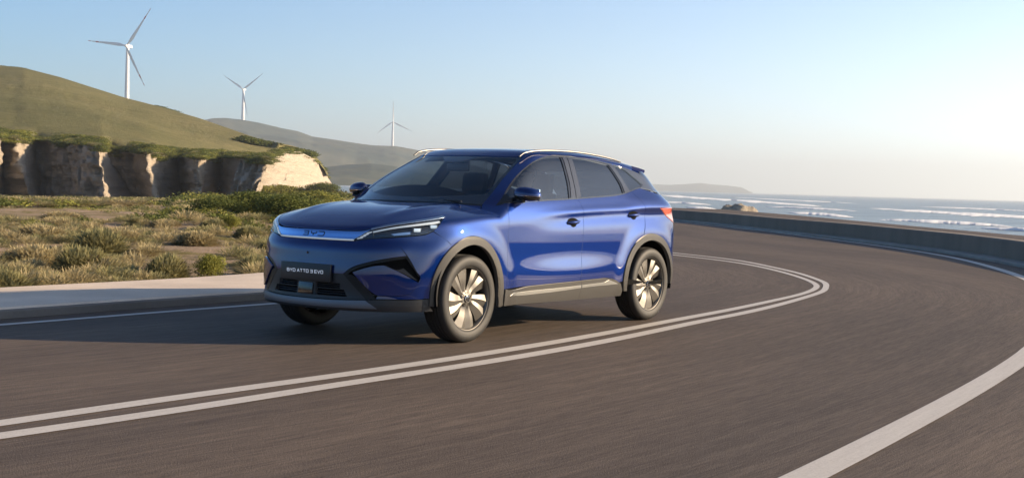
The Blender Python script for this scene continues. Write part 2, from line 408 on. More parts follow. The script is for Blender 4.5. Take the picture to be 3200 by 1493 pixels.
M['seat'] = pbr('seat_fabric', (.022, .026, .034), .8)
M['white'] = pbr('plate_white', (.82, .85, .9), .4, emit=(.8, .87, 1), es=.12)
M['plate'] = pbr('plate_black', (.012, .013, .017), .38)
M['mirror'] = pbr('mirror_glass', (.8, .8, .8), .02, metal=1)
# ---------------------------------------------------------------- outlines in car metres (left side; the right is mirrored)
def arch(cx, cz, rx, rz, a0, a1, n=16):
    return [(cx+rx*math.cos(R(a)), 0, cz+rz*math.sin(R(a))) for a in np.linspace(a0, a1, n)]
FA = lambda d=0, a0=0, a1=180: [(x, .93, z) for x, _, z in arch(.015, .372, .412+d, .450+d, a0, a1)]
RA = lambda d=0, a0=0, a1=180: [(x, .93, z) for x, _, z in arch(-2.655, .365, .478+d, .447+d, a0, a1)]
HEAD_TOP = [(.165, .758, .979), (.457, .686, .935), (.60, .585, .905), (.69, .49, .873)]
HEAD_REAR = [(.165, .758, .979), (.215, .79, .965), (.248, .814, .951), (.31, .84, .917), (.345, .846, .892), (.383, .837, .863), (.439, .81, .8385), (.48, .78, .831)]
HEAD_BOT = [(.48, .78, .831), (.527, .75, .825), (.648, .621, .808), (.722, .491, .795), (.764, .395, .781)]
HOOD_SIDE = [(-.362, .705, 1.04), (-.330, .725, 1.024), (-.20, .744, 1.012), (.0, .754, .998), (.165, .758, .979)]
WS_SIDE = [(-.388, .70, 1.070), (-.50, .684, 1.136), (-.736, .641, 1.283), (-.908, .607, 1.372), (-1.088, .567, 1.461)]
BELT = [(-.44, .80, 1.066), (-.53, .85, 1.078), (-.713, .857, 1.087), (-1.031, .855, 1.101), (-1.309, .853, 1.112), (-1.522, .851, 1.121)]
BELT2 = [(-1.522, .851, 1.121), (-1.85, .84, 1.138), (-2.177, .829, 1.156), (-2.35, .82, 1.176), (-2.479, .808, 1.200)]
BELT3 = [(-2.479, .808, 1.200), (-2.55, .796, 1.214), (-2.662, .787, 1.231)]
DLO_TOP = [(-.44, .80, 1.066), (-.545, .772, 1.122), (-.675, .731, 1.207), (-.838, .694, 1.302), (-.988, .67, 1.372), (-1.133, .652, 1.430), (-1.252, .637, 1.465), (-1.378, .619, 1.486), (-1.493, .61, 1.497), (-1.666, .608, 1.499), (-1.83, .616, 1.493), (-2.094, .625, 1.475), (-2.375, .649, 1.447), (-2.550, .662, 1.424), (-2.685, .682, 1.397)]
FD_FRONT = [(-.50, .83, 1.075), (-.498, .84, 1.05), (-.490, .877, 1.018), (-.486, .892, .974), (-.473, .91, .811), (-.455, .926, .589), (-.432, .936, .396)]
B_LINE = [(-1.522, .849, 1.121), (-1.545, .869, 1.084), (-1.552, .895, 1.036), (-1.550, .901, .972), (-1.537, .917, .876), (-1.520, .918, .748), (-1.508, .91, .651), (-1.495, .924, .524), (-1.483, .929, .423)]
RD_REAR = [(-2.479, .808, 1.2), (-2.510, .848, 1.149), (-2.548, .881, 1.108), (-2.570, .905, 1.065), (-2.583, .897, .988), (-2.566, .912, .902), (-2.53, .924, .83)]
def rev(l): return list(reversed(l))
CLAD_TOP = [(-.432, .936, .396), (-.789, .921, .407), (-1.183, .927, .417), (-1.483, .929, .423)]
CLAD_TOP2 = [(-1.483, .929, .423), (-1.75, .928, .428), (-1.93, .928, .427), (-2.05, .928, .408), (-2.135, .93, .372)]
suv = empty('parked_car')
suv.name = 'suv'
tag(suv, 'metallic royal blue SUV with silver roof rails and black front plate driving along the bend', 'car')
CAR = suv
sides = (1, -1)
# ---- hood
hood_front = [(.69, .49, .873), (.722, .43, .86), (.745, .35, .86), (.768, .17, .86), (.775, 0, .86)]
cowl = [(-.362, .705, 1.04), (-.30, .60, 1.06), (-.20, .38, 1.07), (-.135, .15, 1.075), (-.125, 0, 1.075)]
mir = lambda l: [(x, -y, z) for x, y, z in l]
hood = panel('hood', M['paint'], CAR, [skin_patch([rev(cowl)[0:]+[], HOOD_SIDE, HEAD_TOP, hood_front+rev(mir(hood_front))[1:], rev(mir(HEAD_TOP)), rev(mir(HOOD_SIDE)), mir(cowl)], 'T', h=.024, rim=.014)])
# ---- fenders and roof frame (one skin from the lamp up the windscreen pillar to the spoiler)
ROOF_EDGE = [(-1.088, .567, 1.461), (-1.2, .552, 1.50), (-1.4, .545, 1.525), (-1.8, .548, 1.535), (-2.3, .556, 1.51), (-2.62, .575, 1.475), (-2.80, .59, 1.45)]
FEND_ARCH_X = FA(0, 62, 176)
side_y1 = lambda x, z: float(side_y(np.array(x), np.array(z)))
def ARCHD(V, P):
    q = lambda cx, cz, rx, rz: np.hypot((P[:, 0]-cx)/rx, (P[:, 2]-cz)/rz)
    d = np.where(P[:, 0] > -1.3, (q(.015, .372, .412, .450)-1)*.43, (q(-2.655, .365, .478, .447)-1)*.46)   # 0 at the outer edge, -.064 at the inner
    u = np.clip((d+.032)/.033, -1, 1); return .003+.016*np.sqrt(np.maximum(0, 1-np.abs(u)**3))
for s in sides:
    fen = [rev(WS_SIDE[:1])+[(-.362, .705, 1.04)], HOOD_SIDE, HEAD_REAR[:6], [(.383, .837, .863), (.300, .893, .804), (.240, .911, .752)],
           [(x, side_y1(x, z), z) for x, _, z in FA(.002, 57, 178)], [(-.397, .935, .385), (-.432, .936, .396)], rev(FD_FRONT),
           [(-.50, .83, 1.075), (-.44, .80, 1.066)], [(-.44, .80, 1.066), (-.388, .70, 1.070)]]
    panel('front_fender', M['paint'], CAR, [skin_patch(fen, 'D', s, rim=.014)])
    pil = [WS_SIDE, ROOF_EDGE, [(-2.80, .59, 1.45), (-2.685, .682, 1.397)], rev(DLO_TOP), [(-.44, .80, 1.066), (-.388, .70, 1.070)]]
    panel('roof_side_frame', M['paint'], CAR, [skin_patch(pil, 'D', s, gap=.0012, rim=.012, h=.02)])
    # doors
    fd = panel('front_door', M['paint'], CAR, [skin_patch([FD_FRONT, CLAD_TOP, rev(B_LINE), rev([(-.50, .83, 1.075)]+BELT[1:])], 'S', s, rim=.014)])
    arc2 = RA(0, 3, 74)
    rd = panel('rear_door', M['paint'], CAR, [skin_patch([B_LINE, CLAD_TOP2, arc2, [arc2[-1], RD_REAR[-1]], rev(RD_REAR), rev(BELT2)], 'S', s, rim=.014)])
    # quarter panel: wraps round to the tail
    arc3 = RA(0, 74, 178)
    q_low = [(-3.133, .88, .375), (-3.30, .80, .385), (-3.46, .66, .395)]
    qtr = [RD_REAR, [RD_REAR[-1], arc3[0]], arc3, [arc3[-1]]+q_low,
           [(-3.46, .66, .395), (-3.50, .66, .65), (-3.50, .66, .93)], [(-3.50, .66, .93), (-3.40, .72, .925), (-3.22, .82, .90)], [(-3.22, .82, .90), (-3.02, .883, .963), (-2.925, .90, 1.012), (-2.842, .909, 1.048)],
           [(-2.842, .909, 1.048), (-3.06, .88, 1.055), (-3.25, .78, 1.06), (-3.44, .62, 1.062)], [(-3.44, .62, 1.062), (-3.3, .60, 1.13), (-3.15, .66, 1.165), (-2.94, .81, 1.183), (-2.662, .787, 1.231)], rev(BELT3)]
    panel('rear_quarter_panel', M['paint'], CAR, [skin_patch(qtr, 'R', s, rim=.014)])
    tl = [[(-2.842, .909, 1.046), (-3.06, .88, 1.053), (-3.25, .78, 1.058), (-3.44, .62, 1.060)], [(-3.44, .62, 1.060), (-3.50, .66, .93)], [(-3.50, .66, .93), (-3.40, .72, .925), (-3.22, .82, .90)], [(-3.22, .82, .90), (-3.02, .883, .963), (-2.925, .90, 1.012), (-2.842, .909, 1.046)]]
    tlo = panel('tail_lamp', M['tail'], CAR, [skin_patch(tl, 'R', s, gap=.006, off=.004, rim=.03)])
    # D pillar shield panel
    dp = [[(-2.397, .655, 1.444), (-2.55, .662, 1.424), (-2.685, .682, 1.397)], [(-2.685, .682, 1.397), (-2.79, .699, 1.362), (-2.90, .744, 1.278), (-2.96, .79, 1.183)], [(-2.96, .79, 1.183), (-2.662, .787, 1.231)], [(-2.662, .787, 1.231), (-2.746, .762, 1.266)], [(-2.746, .762, 1.266), (-2.63, .715, 1.35), (-2.51, .668, 1.42), (-2.397, .655, 1.444)]]
    panel('rear_pillar_panel', M['pillar'], CAR, [skin_patch(dp, 'D', s, gap=.003, off=.002, h=.015)])
    # window band
    FG = [[(-.60, .76, 1.148), (-.698, .745, 1.208), (-.815, .712, 1.281), (-.979, .676, 1.363), (-1.129, .655, 1.419), (-1.244, .643, 1.450), (-1.357, .634, 1.470), (-1.467, .628, 1.480), (-1.570, .626, 1.484)],
          [(-1.57, .626, 1.484), (-1.525, .705, 1.370), (-1.470, .784, 1.238), (-1.405, .847, 1.127)], [(-1.405, .847, 1.127), (-1.0, .858, 1.113), (-.60, .86, 1.098)], [(-.60, .86, 1.098), (-.60, .76, 1.148)]]
    RG = [[(-1.745, .628, 1.481), (-1.946, .631, 1.474), (-2.286, .66, 1.434)], [(-2.286, .66, 1.434), (-2.322, .716, 1.345), (-2.343, .767, 1.261), (-2.325, .821, 1.180)],
          [(-2.325, .821, 1.180), (-2.15, .83, 1.164), (-1.935, .831, 1.154), (-1.6, .842, 1.137)], [(-1.6, .842, 1.137), (-1.66, .774, 1.256), (-1.71, .697, 1.382), (-1.745, .628, 1.481)]]
    QG = [[(-2.40, .66, 1.430), (-2.505, .668, 1.414), (-2.620, .715, 1.345), (-2.725, .762, 1.268)], [(-2.725, .762, 1.268), (-2.59, .79, 1.232), (-2.46, .806, 1.208)], [(-2.46, .806, 1.208), (-2.445, .761, 1.270), (-2.42, .71, 1.355), (-2.40, .66, 1.430)]]
    dlo_top_cut = DLO_TOP[:13]
    band = [rev(dlo_top_cut), BELT, BELT2, BELT3, [(-2.662, .787, 1.231), (-2.746, .762, 1.266)], [(-2.746, .762, 1.266), (-2.63, .715, 1.35), (-2.51, .668, 1.42), (-2.375, .655, 1.447)]]
    wt = panel('window_trim', M['trim'], CAR, [skin_patch(band, 'D', s, holes=[FG, RG, QG], gap=.0012, off=-.001, h=.014, rim=.012)])
    panel('front_side_window', M['sideglass'] , CAR, [skin_patch(FG, 'D', s, gap=-.006, off=-.008, h=.02, rim=0)])
    panel('rear_side_window', M['privacy'], CAR, [skin_patch(RG, 'D', s, gap=-.006, off=-.008, h=.02, rim=0)])
    panel('quarter_window', M['privacy'], CAR, [skin_patch(QG, 'D', s, gap=-.006, off=-.008, h=.02, rim=0)])
    # glossy pillar covers, one each side of the door gap, and the belt mouldings
    PB1 = [[(-1.60, .625, 1.484), (-1.553, .705, 1.370), (-1.50, .784, 1.238), (-1.43, .846, 1.130)], [(-1.43, .846, 1.130), (-1.507, .845, 1.133)], [(-1.507, .845, 1.133), (-1.548, .80, 1.21), (-1.597, .73, 1.328), (-1.668, .625, 1.486)], [(-1.668, .625, 1.486), (-1.60, .625, 1.484)]]
    PB2 = [[(-1.676, .625, 1.486), (-1.605, .73, 1.328), (-1.556, .80, 1.21), (-1.516, .845, 1.134)], [(-1.516, .845, 1.134), (-1.592, .842, 1.138)], [(-1.592, .842, 1.138), (-1.65, .774, 1.256), (-1.70, .697, 1.382), (-1.738, .628, 1.481)], [(-1.738, .628, 1.481), (-1.676, .625, 1.486)]]
    PC = [[(-2.305, .658, 1.436), (-2.345, .716, 1.345), (-2.366, .767, 1.261), (-2.350, .819, 1.182)], [(-2.350, .819, 1.182), (-2.452, .806, 1.203)], [(-2.452, .806, 1.203), (-2.437, .761, 1.27), (-2.41, .71, 1.355), (-2.385, .66, 1.432)], [(-2.385, .66, 1.432), (-2.305, .658, 1.436)]]
    for q_ in (PB1, PB2, PC): panel('pillar_cover', M['pillar'], CAR, [skin_patch(q_, 'D', s, gap=.001, off=.0035, h=.02, rim=.006)])
    dz = lambda l, d: [(x, y, z+d) for x, y, z in l]
    bm1 = [dz(BELT[1:], .002), [dz(BELT, .002)[-1], dz(BELT, .013)[-1]], rev(dz(BELT[1:], .013)), [dz(BELT[1:], .013)[0], dz(BELT[1:], .002)[0]]]
    B23 = BELT2+BELT3[1:]
    bm2 = [dz(B23, .002), [dz(B23, .002)[-1], dz(B23, .013)[-1]], rev(dz(B23, .013)), [dz(B23, .013)[0], dz(B23, .002)[0]]]
    for q_ in (bm1, bm2): panel('belt_moulding', M['pillar'], CAR, [skin_patch(q_, 'D', s, gap=.0005, off=.004, h=.02, rim=.006)])
    topm = [dz(DLO_TOP[1:13], -.003), [dz(DLO_TOP, -.003)[12], dz(DLO_TOP, -.012)[12]], rev(dz(DLO_TOP[1:13], -.012)), [dz(DLO_TOP, -.012)[1], dz(DLO_TOP, -.003)[1]]]
    panel('window_top_moulding', M['pillar'], CAR, [skin_patch(topm, 'D', s, gap=.0005, off=.003, h=.02, rim=.005)])
    # ---- wheel arch mouldings and door cladding
    Fo, Fi = FA(0, -2, 182), FA(-.064, -2, 182)
    o_ = [(.424, .866, .30)]+Fo+[(-.415, .93, .262)]; i_ = [(.365, .88, .30)]+Fi+[(-.335, .93, .262)]
    panel('wheel_arch_moulding', M['clad'], CAR, [skin_patch([o_, [o_[-1], i_[-1]], rev(i_), [i_[0], o_[0]]], 'S', s, gap=.001, off=0, h=.014, rim=.035, disp=ARCHD)])
    Fo, Fi = RA(0, -2, 184), RA(-.062, -2, 184)
    o_ = [(-2.18, .93, .335)]+rev(RA(0, 4, 183))[::1]+[(-3.16, .87, .31)]; i_ = [(-2.24, .93, .335)]+rev(RA(-.062, 4, 183))+[(-3.10, .88, .31)]
    o_ = [(-2.185, .93, .30)]+RA(0, 2, 178); i_ = [(-2.255, .93, .30)]+RA(-.062, 2, 178); o_[-1] = (-3.140, .88, .33); i_[-1] = (-3.075, .89, .33)
    panel('wheel_arch_moulding', M['clad'], CAR, [skin_patch([o_, [o_[-1], i_[-1]], rev(i_), [i_[0], o_[0]]], 'S', s, gap=.001, off=0, h=.014, rim=.035, disp=ARCHD)])
    SB = [(-.415, .92, .262), (-.70, .904, .262), (-1.465, .912, .261)]
    c1_ = [[(-.418, .93, .400)]+CLAD_TOP, [(-1.483, .929, .423), (-1.490, .926, .38), (-1.482, .925, .34), (-1.465, .912, .261)], rev(SB), [SB[0], (-.418, .93, .400)]]
    clf = panel('door_cladding', M['clad'], fd, [skin_patch(c1_, 'S', s, gap=.0015, off=.010, h=.018, rim=.03)])
    c2_ = [CLAD_TOP2, [(-2.135, .93, .372), (-2.165, .92, .30), (-2.15, .916, .258)], [(-2.15, .916, .258), (-1.8, .91, .259), (-1.465, .912, .261)], rev([(-1.483, .929, .423), (-1.490, .926, .38), (-1.482, .925, .34), (-1.465, .912, .261)])]
    clr = panel('door_cladding', M['clad'], rd, [skin_patch(c2_, 'S', s, gap=.0015, off=.010, h=.018, rim=.03)])
    sv1 = [[(-.485, .93, .340), (-.53, .93, .358), (-.65, .915, .364), (-.994, .921, .373), (-1.30, .925, .380), (-1.482, .927, .385)], [(-1.482, .927, .385), (-1.482, .925, .361)], [(-1.482, .925, .361), (-1.3, .923, .354), (-1.074, .919, .345), (-.854, .915, .339), (-.64, .912, .335), (-.485, .93, .340)]]
    panel('silver_sill_insert', M['silver'], fd, [skin_patch(sv1, 'S', s, gap=.001, off=.0145, h=.014, rim=.006)])
    sv2 = [[(-1.494, .927, .385), (-1.70, .927, .390), (-1.865, .927, .394)], [(-1.865, .927, .394), (-1.935, .927, .412)], [(-1.935, .927, .412), (-2.02, .926, .393), (-2.095, .927, .370)], [(-2.095, .927, .370), (-1.957, .924, .366), (-1.70, .925, .366), (-1.494, .925, .361)], [(-1.494, .925, .361), (-1.494, .927, .385)]]
    panel('silver_sill_insert', M['silver'], rd, [skin_patch(sv2, 'S', s, gap=.001, off=.0145, h=.014, rim=.006)])
    # ---- head lamp
    lens = [rev(HEAD_TOP)+[], HEAD_REAR, HEAD_BOT, [(.764, .395, .781), (.735, .45, .815), (.69, .49, .873)]]
    hl = panel('headlight', M['lamp_in'], CAR, [skin_patch(lens, 'C', s, gap=.004, off=-.035, h=.02, rim=0)])
    panel('lens', M['lens'], hl, [skin_patch(lens, 'C', s, gap=.003, off=-.001, h=.018, rim=0)])
    # rim walls of the lamp bowl
    panel('bezel', M['trim'], hl, [skin_patch(lens, 'C', s, gap=.001, off=-.003, h=.02, rim=.034, holes=[[[(x, y, z) for x, y, z in l] for l in [
        [(.68, .50, .858), (.60, .582, .893), (.457, .683, .924), (.215, .752, .962)], [(.215, .752, .962), (.25, .80, .945), (.315, .832, .910), (.347, .838, .890), (.392, .826, .868), (.445, .797, .849)], [(.445, .797, .849), (.527, .742, .838), (.648, .613, .821), (.70, .52, .815)], [(.70, .52, .815), (.68, .50, .858)]]]])])
    tp = lambda a: [(x, y, z+a) for x, y, z in [(.185, .762, .975), (.457, .688, .9325), (.60, .587, .9025), (.69, .492, .871)]]
    st = [tp(.001), [tp(.001)[-1], (.735, .45, .832)], [(.735, .45, .832), (.724, .468, .832)], [(.724, .468, .832), (.684, .500, .861)], rev(tp(-.009)), [tp(-.009)[0], tp(.001)[0]]]
    st = [tp(.0), [tp(.0)[-1], tp(-.010)[-1]], rev(tp(-.010)), [tp(-.010)[0], tp(0)[0]]]
    panel('chrome_brow', M['chrome'], hl, [skin_patch(st, 'C', s, gap=.0, off=.004, h=.012, rim=.006)])
    tq = lambda a: [(x, y, z+a) for x, y, z in [(.27, .765, .944), (.457, .705, .916), (.60, .60, .885), (.69, .51, .853)]]
    panel('daylight_strip', M['drl'], hl, [skin_patch([tq(0), [tq(0)[-1], tq(-.009)[-1]], rev(tq(-.009)), [tq(-.009)[0], tq(0)[0]]], 'C', s, gap=0, off=-.006, h=.012, rim=.01)])
    for k, (yy, zz) in enumerate(((.505, .843), (.478, .829), (.452, .815), (.425, .801))):
        c0 = np.array([.70, yy, zz]); q_ = [(0, yy, zz)]
        a_ = [(.72, yy+.022, zz+.006), (.735, yy-.018, zz-.004), (.735, yy-.026, zz-.012), (.72, yy+.012, zz-.004)]
        panel('daylight_fin', M['drl'], hl, [skin_patch([[a_[0], a_[1]], [a_[1], a_[2]], [a_[2], a_[3]], [a_[3], a_[0]]], 'C', s, gap=0, off=.0015, h=.01, rim=.004)])
    for k, (dx, dy, dzz) in enumerate(((.455, .735, .866), (.335, .795, .893))):
        b_ = MB(); c_ = Vector((dx, s*dy, dzz)); rot = Matrix.Rotation(s*R(58), 3, 'Z')
        b_.box(c_, (.03, .075, .036), rot, .008); pj = b_.build('projector_frame', M['alloyd'], hl)
        b_ = MB(); b_.box(c_+rot@Vector((.016, 0, 0)), (.012, .052, .026), rot, .005); b_.build('projector_lamp', M['projector'], hl)
    fz = [(.63, .63, .838), (.57, .69, .852), (.52, .73, .858), (.52, .73, .838), (.60, .66, .822)]
    panel('reflector', M['chrome'], hl, [skin_patch([[fz[0], fz[1], fz[2]], [fz[2], fz[3]], [fz[3], fz[4], fz[0]]], 'C', s, gap=0, off=-.02, h=.012, rim=0)])
# ---- windscreen, roof, light bar
cowl_b = [(-.388, .70, 1.070), (-.30, .56, 1.075), (-.20, .30, 1.078), (-.165, 0, 1.078)]
ws_t = [(-1.088, .567, 1.461), (-1.01, .40, 1.468), (-.965, .18, 1.471), (-.955, 0, 1.472)]
wso = [WS_SIDE, ws_t+rev(mir(ws_t))[1:], rev(mir(WS_SIDE)), mir(cowl_b)+rev(cowl_b)[1:]]
ins = [[(-.50, .655, 1.108), (-.736, .612, 1.275), (-.908, .578, 1.365), (-1.045, .545, 1.438)],
       [(-1.045, .545, 1.438), (-.99, .40, 1.452), (-.945, .19, 1.455)], [(-.945, .19, 1.455), (-.86, .10, 1.412), (-.86, -.10, 1.412), (-.945, -.19, 1.455)], [(-.945, -.19, 1.455), (-.99, -.40, 1.452), (-1.045, -.545, 1.438)],
       [(-1.045, -.545, 1.438), (-.908, -.578, 1.365), (-.736, -.612, 1.275), (-.50, -.655, 1.108)], [(-.50, -.655, 1.108), (-.36, -.45, 1.103), (-.255, -.2, 1.105), (-.235, 0, 1.105), (-.255, .2, 1.105), (-.36, .45, 1.103), (-.50, .655, 1.108)]]
panel('windscreen', M['glass'], CAR, [skin_patch(wso, 'T', gap=.002, off=-.004, h=.03, rim=0)])
panel('windscreen_border', M['trim'], CAR, [skin_patch(wso, 'T', holes=[ins], gap=.003, off=-.007, h=.016, rim=.01)])
cowl_f = [cowl+rev(mir(cowl))[1:], [mir(cowl)[0], mir(cowl_b)[0]], mir(cowl_b)+rev(cowl_b)[1:], [cowl_b[0], cowl[0]]]
panel('cowl_cover', M['black'], CAR, [skin_patch(cowl_f, 'T', gap=.001, off=-.012, h=.02, rim=0)])
rr_ = [(-2.80, .59, 1.45), (-2.86, .3, 1.45), (-2.88, 0, 1.45)]
ro = [ws_t+rev(mir(ws_t))[1:], mir(ROOF_EDGE), rev(mir(ROOF_EDGE))[:0] or [mir(ROOF_EDGE)[-1]]+rev(mir(rr_))[-1:]+[], ]
ro = [rev(ROOF_EDGE), ws_t+rev(mir(ws_t))[1:], mir(ROOF_EDGE), mir(rr_)+rev(rr_)[1:]]
gl_ = [[(-1.22, .46, 0), (-1.15, .2, 0), (-1.14, 0, 0), (-1.15, -.2, 0), (-1.22, -.46, 0)], [(-1.22, -.46, 0), (-2.3, -.46, 0)], [(-2.3, -.46, 0), (-2.3, .46, 0)], [(-2.3, .46, 0), (-1.22, .46, 0)]]
panel('roof', M['paint'], CAR, [skin_patch(ro, 'T', holes=[gl_], gap=.0015, h=.03, rim=.012)])
panel('glass_roof', M['trim'], CAR, [skin_patch(gl_, 'T', gap=.002, off=.001, h=.04, rim=.01)])
# light bar between the lamps
def yz(l): return [(.76, y, z) for y, z in l]
bt = [(.69, .487, .862), (.728, .43, .849), (.75, .35, .845), (.78, .15, .844), (.79, 0, .844)]
bb = [(.768, .388, .789), (.775, .35, .7885), (.80, .15, .788), (.805, 0, .788)]
be_ = [(.69, .487, .862), (.72, .46, .838), (.75, .42, .806), (.768, .388, .789)]
bar = [rev(bt)[0:0] or (bt+rev(mir(bt))[1:]), mir(be_), mir(bb)+rev(bb)[1:], rev(be_)]
panel('nose_bar', M['strip'], CAR, [skin_patch(bar, 'C', gap=.001, off=.004, h=.012, rim=.02)])
lb = [(.768, .388, .784), (.775, .35, .7835), (.80, .15, .783), (.805, 0, .783)]; lb2 = [(x, y, z-.0055) for x, y, z in lb]
panel('light_strip', M['drl'], CAR, [skin_patch([lb+rev(mir(lb))[1:], [mir(lb)[0], mir(lb2)[0]], mir(lb2)+rev(lb2)[1:], [lb2[0], lb[0]]], 'C', gap=.0, off=.008, h=.01, rim=.015)])
# ---- front bumper
bl_top = [(.764, .395, .773), (.775, .35, .7725), (.80, .15, .772), (.805, 0, .772)]
W_TOP = [(.834, .351, .528), (.818, .394, .566), (.757, .528, .622), (.676, .645, .654), (.574, .750, .677)]
W_TIP = [(.574, .750, .677), (.612, .705, .752)]
W_OUT = [(.612, .705, .752), (.560, .765, .655), (.520, .805, .56), (.499, .824, .517), (.503, .823, .495), (.510, .820, .480)]
WING_BR = [(.510, .820, .480), (.535, .803, .435), (.560, .785, .400), (.60, .752, .384), (.66, .69, .377), (.725, .603, .376)]
WING_TL = [(.725, .603, .376), (.744, .572, .396), (.789, .485, .478), (.811, .422, .546)]
WING_TOP = [(.811, .422, .546), (.77, .51, .580), (.722, .59, .602), (.692, .632, .606)]
WING_TR = [(.692, .632, .606), (.61, .73, .553), (.510, .820, .480)]
low = [(.735, .59, .352), (.705, .633, .353), (.528, .808, .354), (.427, .862, .360)]
half = [HEAD_BOT[-1:]+bl_top if False else [(.764, .395, .773)], ]
BUMP_R = [[(.345, .846, .876), (.30, .892, .806), (.225, .915, .775)]]
front_arc = [(x, side_y1(x, z)-.02, z) for x, _, z in FA(.002, 57, 1)]+[(.427, .862, .360)]
bum_half = [[(.383, .837, .859), (.300, .893, .802), front_arc[0]], front_arc, rev(low), [low[0], (.725, .603, .376)], rev(WING_BR), rev(W_OUT), rev(W_TIP), rev(W_TOP)]
hb = [(.764, .395, .773), (.722, .491, .791), (.648, .621, .804), (.527, .75, .821), (.48, .78, .827), (.439, .81, .8345), (.383, .837, .859)]
bump = [bl_top[::-1][0:0] or rev(bl_top), hb]+bum_half+[[W_TOP[0], (.865, .2, .530), (.87, 0, .530)]]
bump = bump+[[(x, -y, z) for x, y, z in rev(sg)] for sg in rev(bump)]
def crs(V, P):  # soft horizontal crease and the sunken band below it
    a = np.abs(P[:, 1]); return .006*np.exp(-((P[:, 2]-.735)/.02)**2)*np.clip((.8-a)*4, 0, 1)
fb = panel('front_bumper', M['paint'], CAR, [skin_patch(bump, 'C', gap=.0015, h=.022, rim=.02)])
for s in sides:
    panel('bumper_winglet', M['paint'], CAR, [skin_patch([WING_TOP, WING_TR, WING_BR, WING_TL], 'C', s, gap=.003, h=.018, rim=.02,
          disp=lambda V, P: .010-.05*np.clip(.62-np.abs(P[:, 1]), 0, .3)*.35)])
    # dark intake shell behind the winglet, vent blades beside it
    blk = [W_TOP, W_TIP, W_OUT, rev(WING_TR)[0:0] or [(.510, .820, .480), (.535, .803, .435), (.560, .785, .400), (.60, .752, .384), (.66, .69, .377), (.725, .603, .376)], [(.725, .603, .376), (.735, .59, .352)], [(.735, .59, .352), (.80, .45, .352), (.834, .34, .44), (.834, .351, .528)]]
    ai = panel('air_intake', M['dark'], CAR, [skin_patch(blk, 'C', s, gap=-.004, h=.02, rim=0, off=-.024)])
    # upper trim blade and the outer frame
    ub = [[(.834, .351, .527), (.818, .394, .564), (.757, .528, .620), (.676, .645, .652), (.574, .750, .675)], [(.574, .75, .675), (.585, .742, .655)], [(.585, .742, .655), (.676, .650, .632), (.757, .53, .600), (.813, .415, .550), (.822, .385, .528)], [(.822, .385, .528), (.834, .351, .527)]]
    panel('trim_blade', M['void'], ai, [skin_patch(ub, 'C', s, gap=.001, off=-.001, h=.012, rim=.02)])
    fr_ = [[(.612, .705, .750), (.560, .765, .655), (.520, .805, .56), (.501, .824, .517)], [(.501, .824, .517), (.512, .813, .530)], [(.512, .813, .530), (.535, .790, .58), (.572, .755, .65), (.612, .705, .750)]]
    panel('trim_blade', M['void'], ai, [skin_patch(fr_, 'C', s, gap=.0, off=-.004, h=.012, rim=.02)])
    tri = [[(.692, .640, .603), (.62, .73, .575), (.60, .745, .585)], [(.60, .745, .585), (.515, .815, .492)], [(.515, .815, .492), (.61, .728, .556), (.692, .640, .603)]]
    panel('trim_blade', M['black'], ai, [skin_patch(tri, 'C', s, gap=.0, off=-.008, h=.012, rim=.02)])
    ld = [[(.834, .351, .527), (.815, .40, .527), (.775, .53, .440), (.745, .60, .353)], [(.745, .60, .353), (.772, .53, .347)], [(.772, .53, .347), (.834, .351, .527)]]
    panel('trim_blade', M['void'], ai, [skin_patch(ld, 'C', s, gap=.0, off=-.004, h=.012, rim=.02)])
    for k in range(5):
        t_ = k/4; z_ = .50-.115*t_; y0 = .435+.10*t_
        v_ = [(.80-.035*t_, y0+.025, z_+.004), (.79-.035*t_, y0+.075, z_-.004), (.79-.035*t_, y0+.07, z_-.009), (.80-.035*t_, y0+.022, z_-.003)]
        panel('vent_blade', M['black'], ai, [skin_patch([[v_[i], v_[(i+1) % 4]] for i in range(4)], 'C', s, gap=0, off=-.008, h=.01, rim=.01)])
# lower grille panel with its openings
gp_h = [(.87, 0, .534), (.865, .2, .534), (.834, .351, .532)]
gp = [gp_h, [(.834, .351, .532), (.771, .531, .347)], [(.771, .531, .347), (.85, .25, .338), (.87, 0, .336)]]
gp = gp+[[(x, -y, z) for x, y, z in rev(sg)] for sg in rev(gp)]
def hole_(y0, y1, z0, z1, k=0): return [[(.86, y0, z1), (.86, y1-k, z1)], [(.86, y1-k, z1), (.86, y1, z0)], [(.86, y1, z0), (.86, y0, z0)], [(.86, y0, z0), (.86, y0, z1)]]
hls = [hole_(.095, .40, .362, .410, .03), hole_(.095, .33, .416, .455), ]
hls += [[[(x, -y, z) for x, y, z in rev(sg)] for sg in rev(h_)] for h_ in hls]
gr = panel('lower_grille', M['black'], CAR, [skin_patch(gp, 'C', gap=.001, off=-.006, holes=hls, h=.016, rim=.03)])
bk = MB()
for sy in sides:
    for z_ in (.374, .390, .428, .442):
        pts = [(.845-.05*(abs(y)/.4)**2, sy*y, z_) for y in (.09, .2, .3, .385 if z_ < .41 else .33)]
        MB().tube(pts, .0045, 6).build('grille_slat', M['black'], gr)
bk.box((.70, 0, .41), (.02, .95, .16)); bk.build('radiator', M['dark'], gr)
rd_ = MB(); rd_.box((.868, 0, .405), (.012, .150, .088), Matrix.Rotation(R(-6), 3, 'Y'), .004); rd_.build('radar_cover', M['trim'], gr)
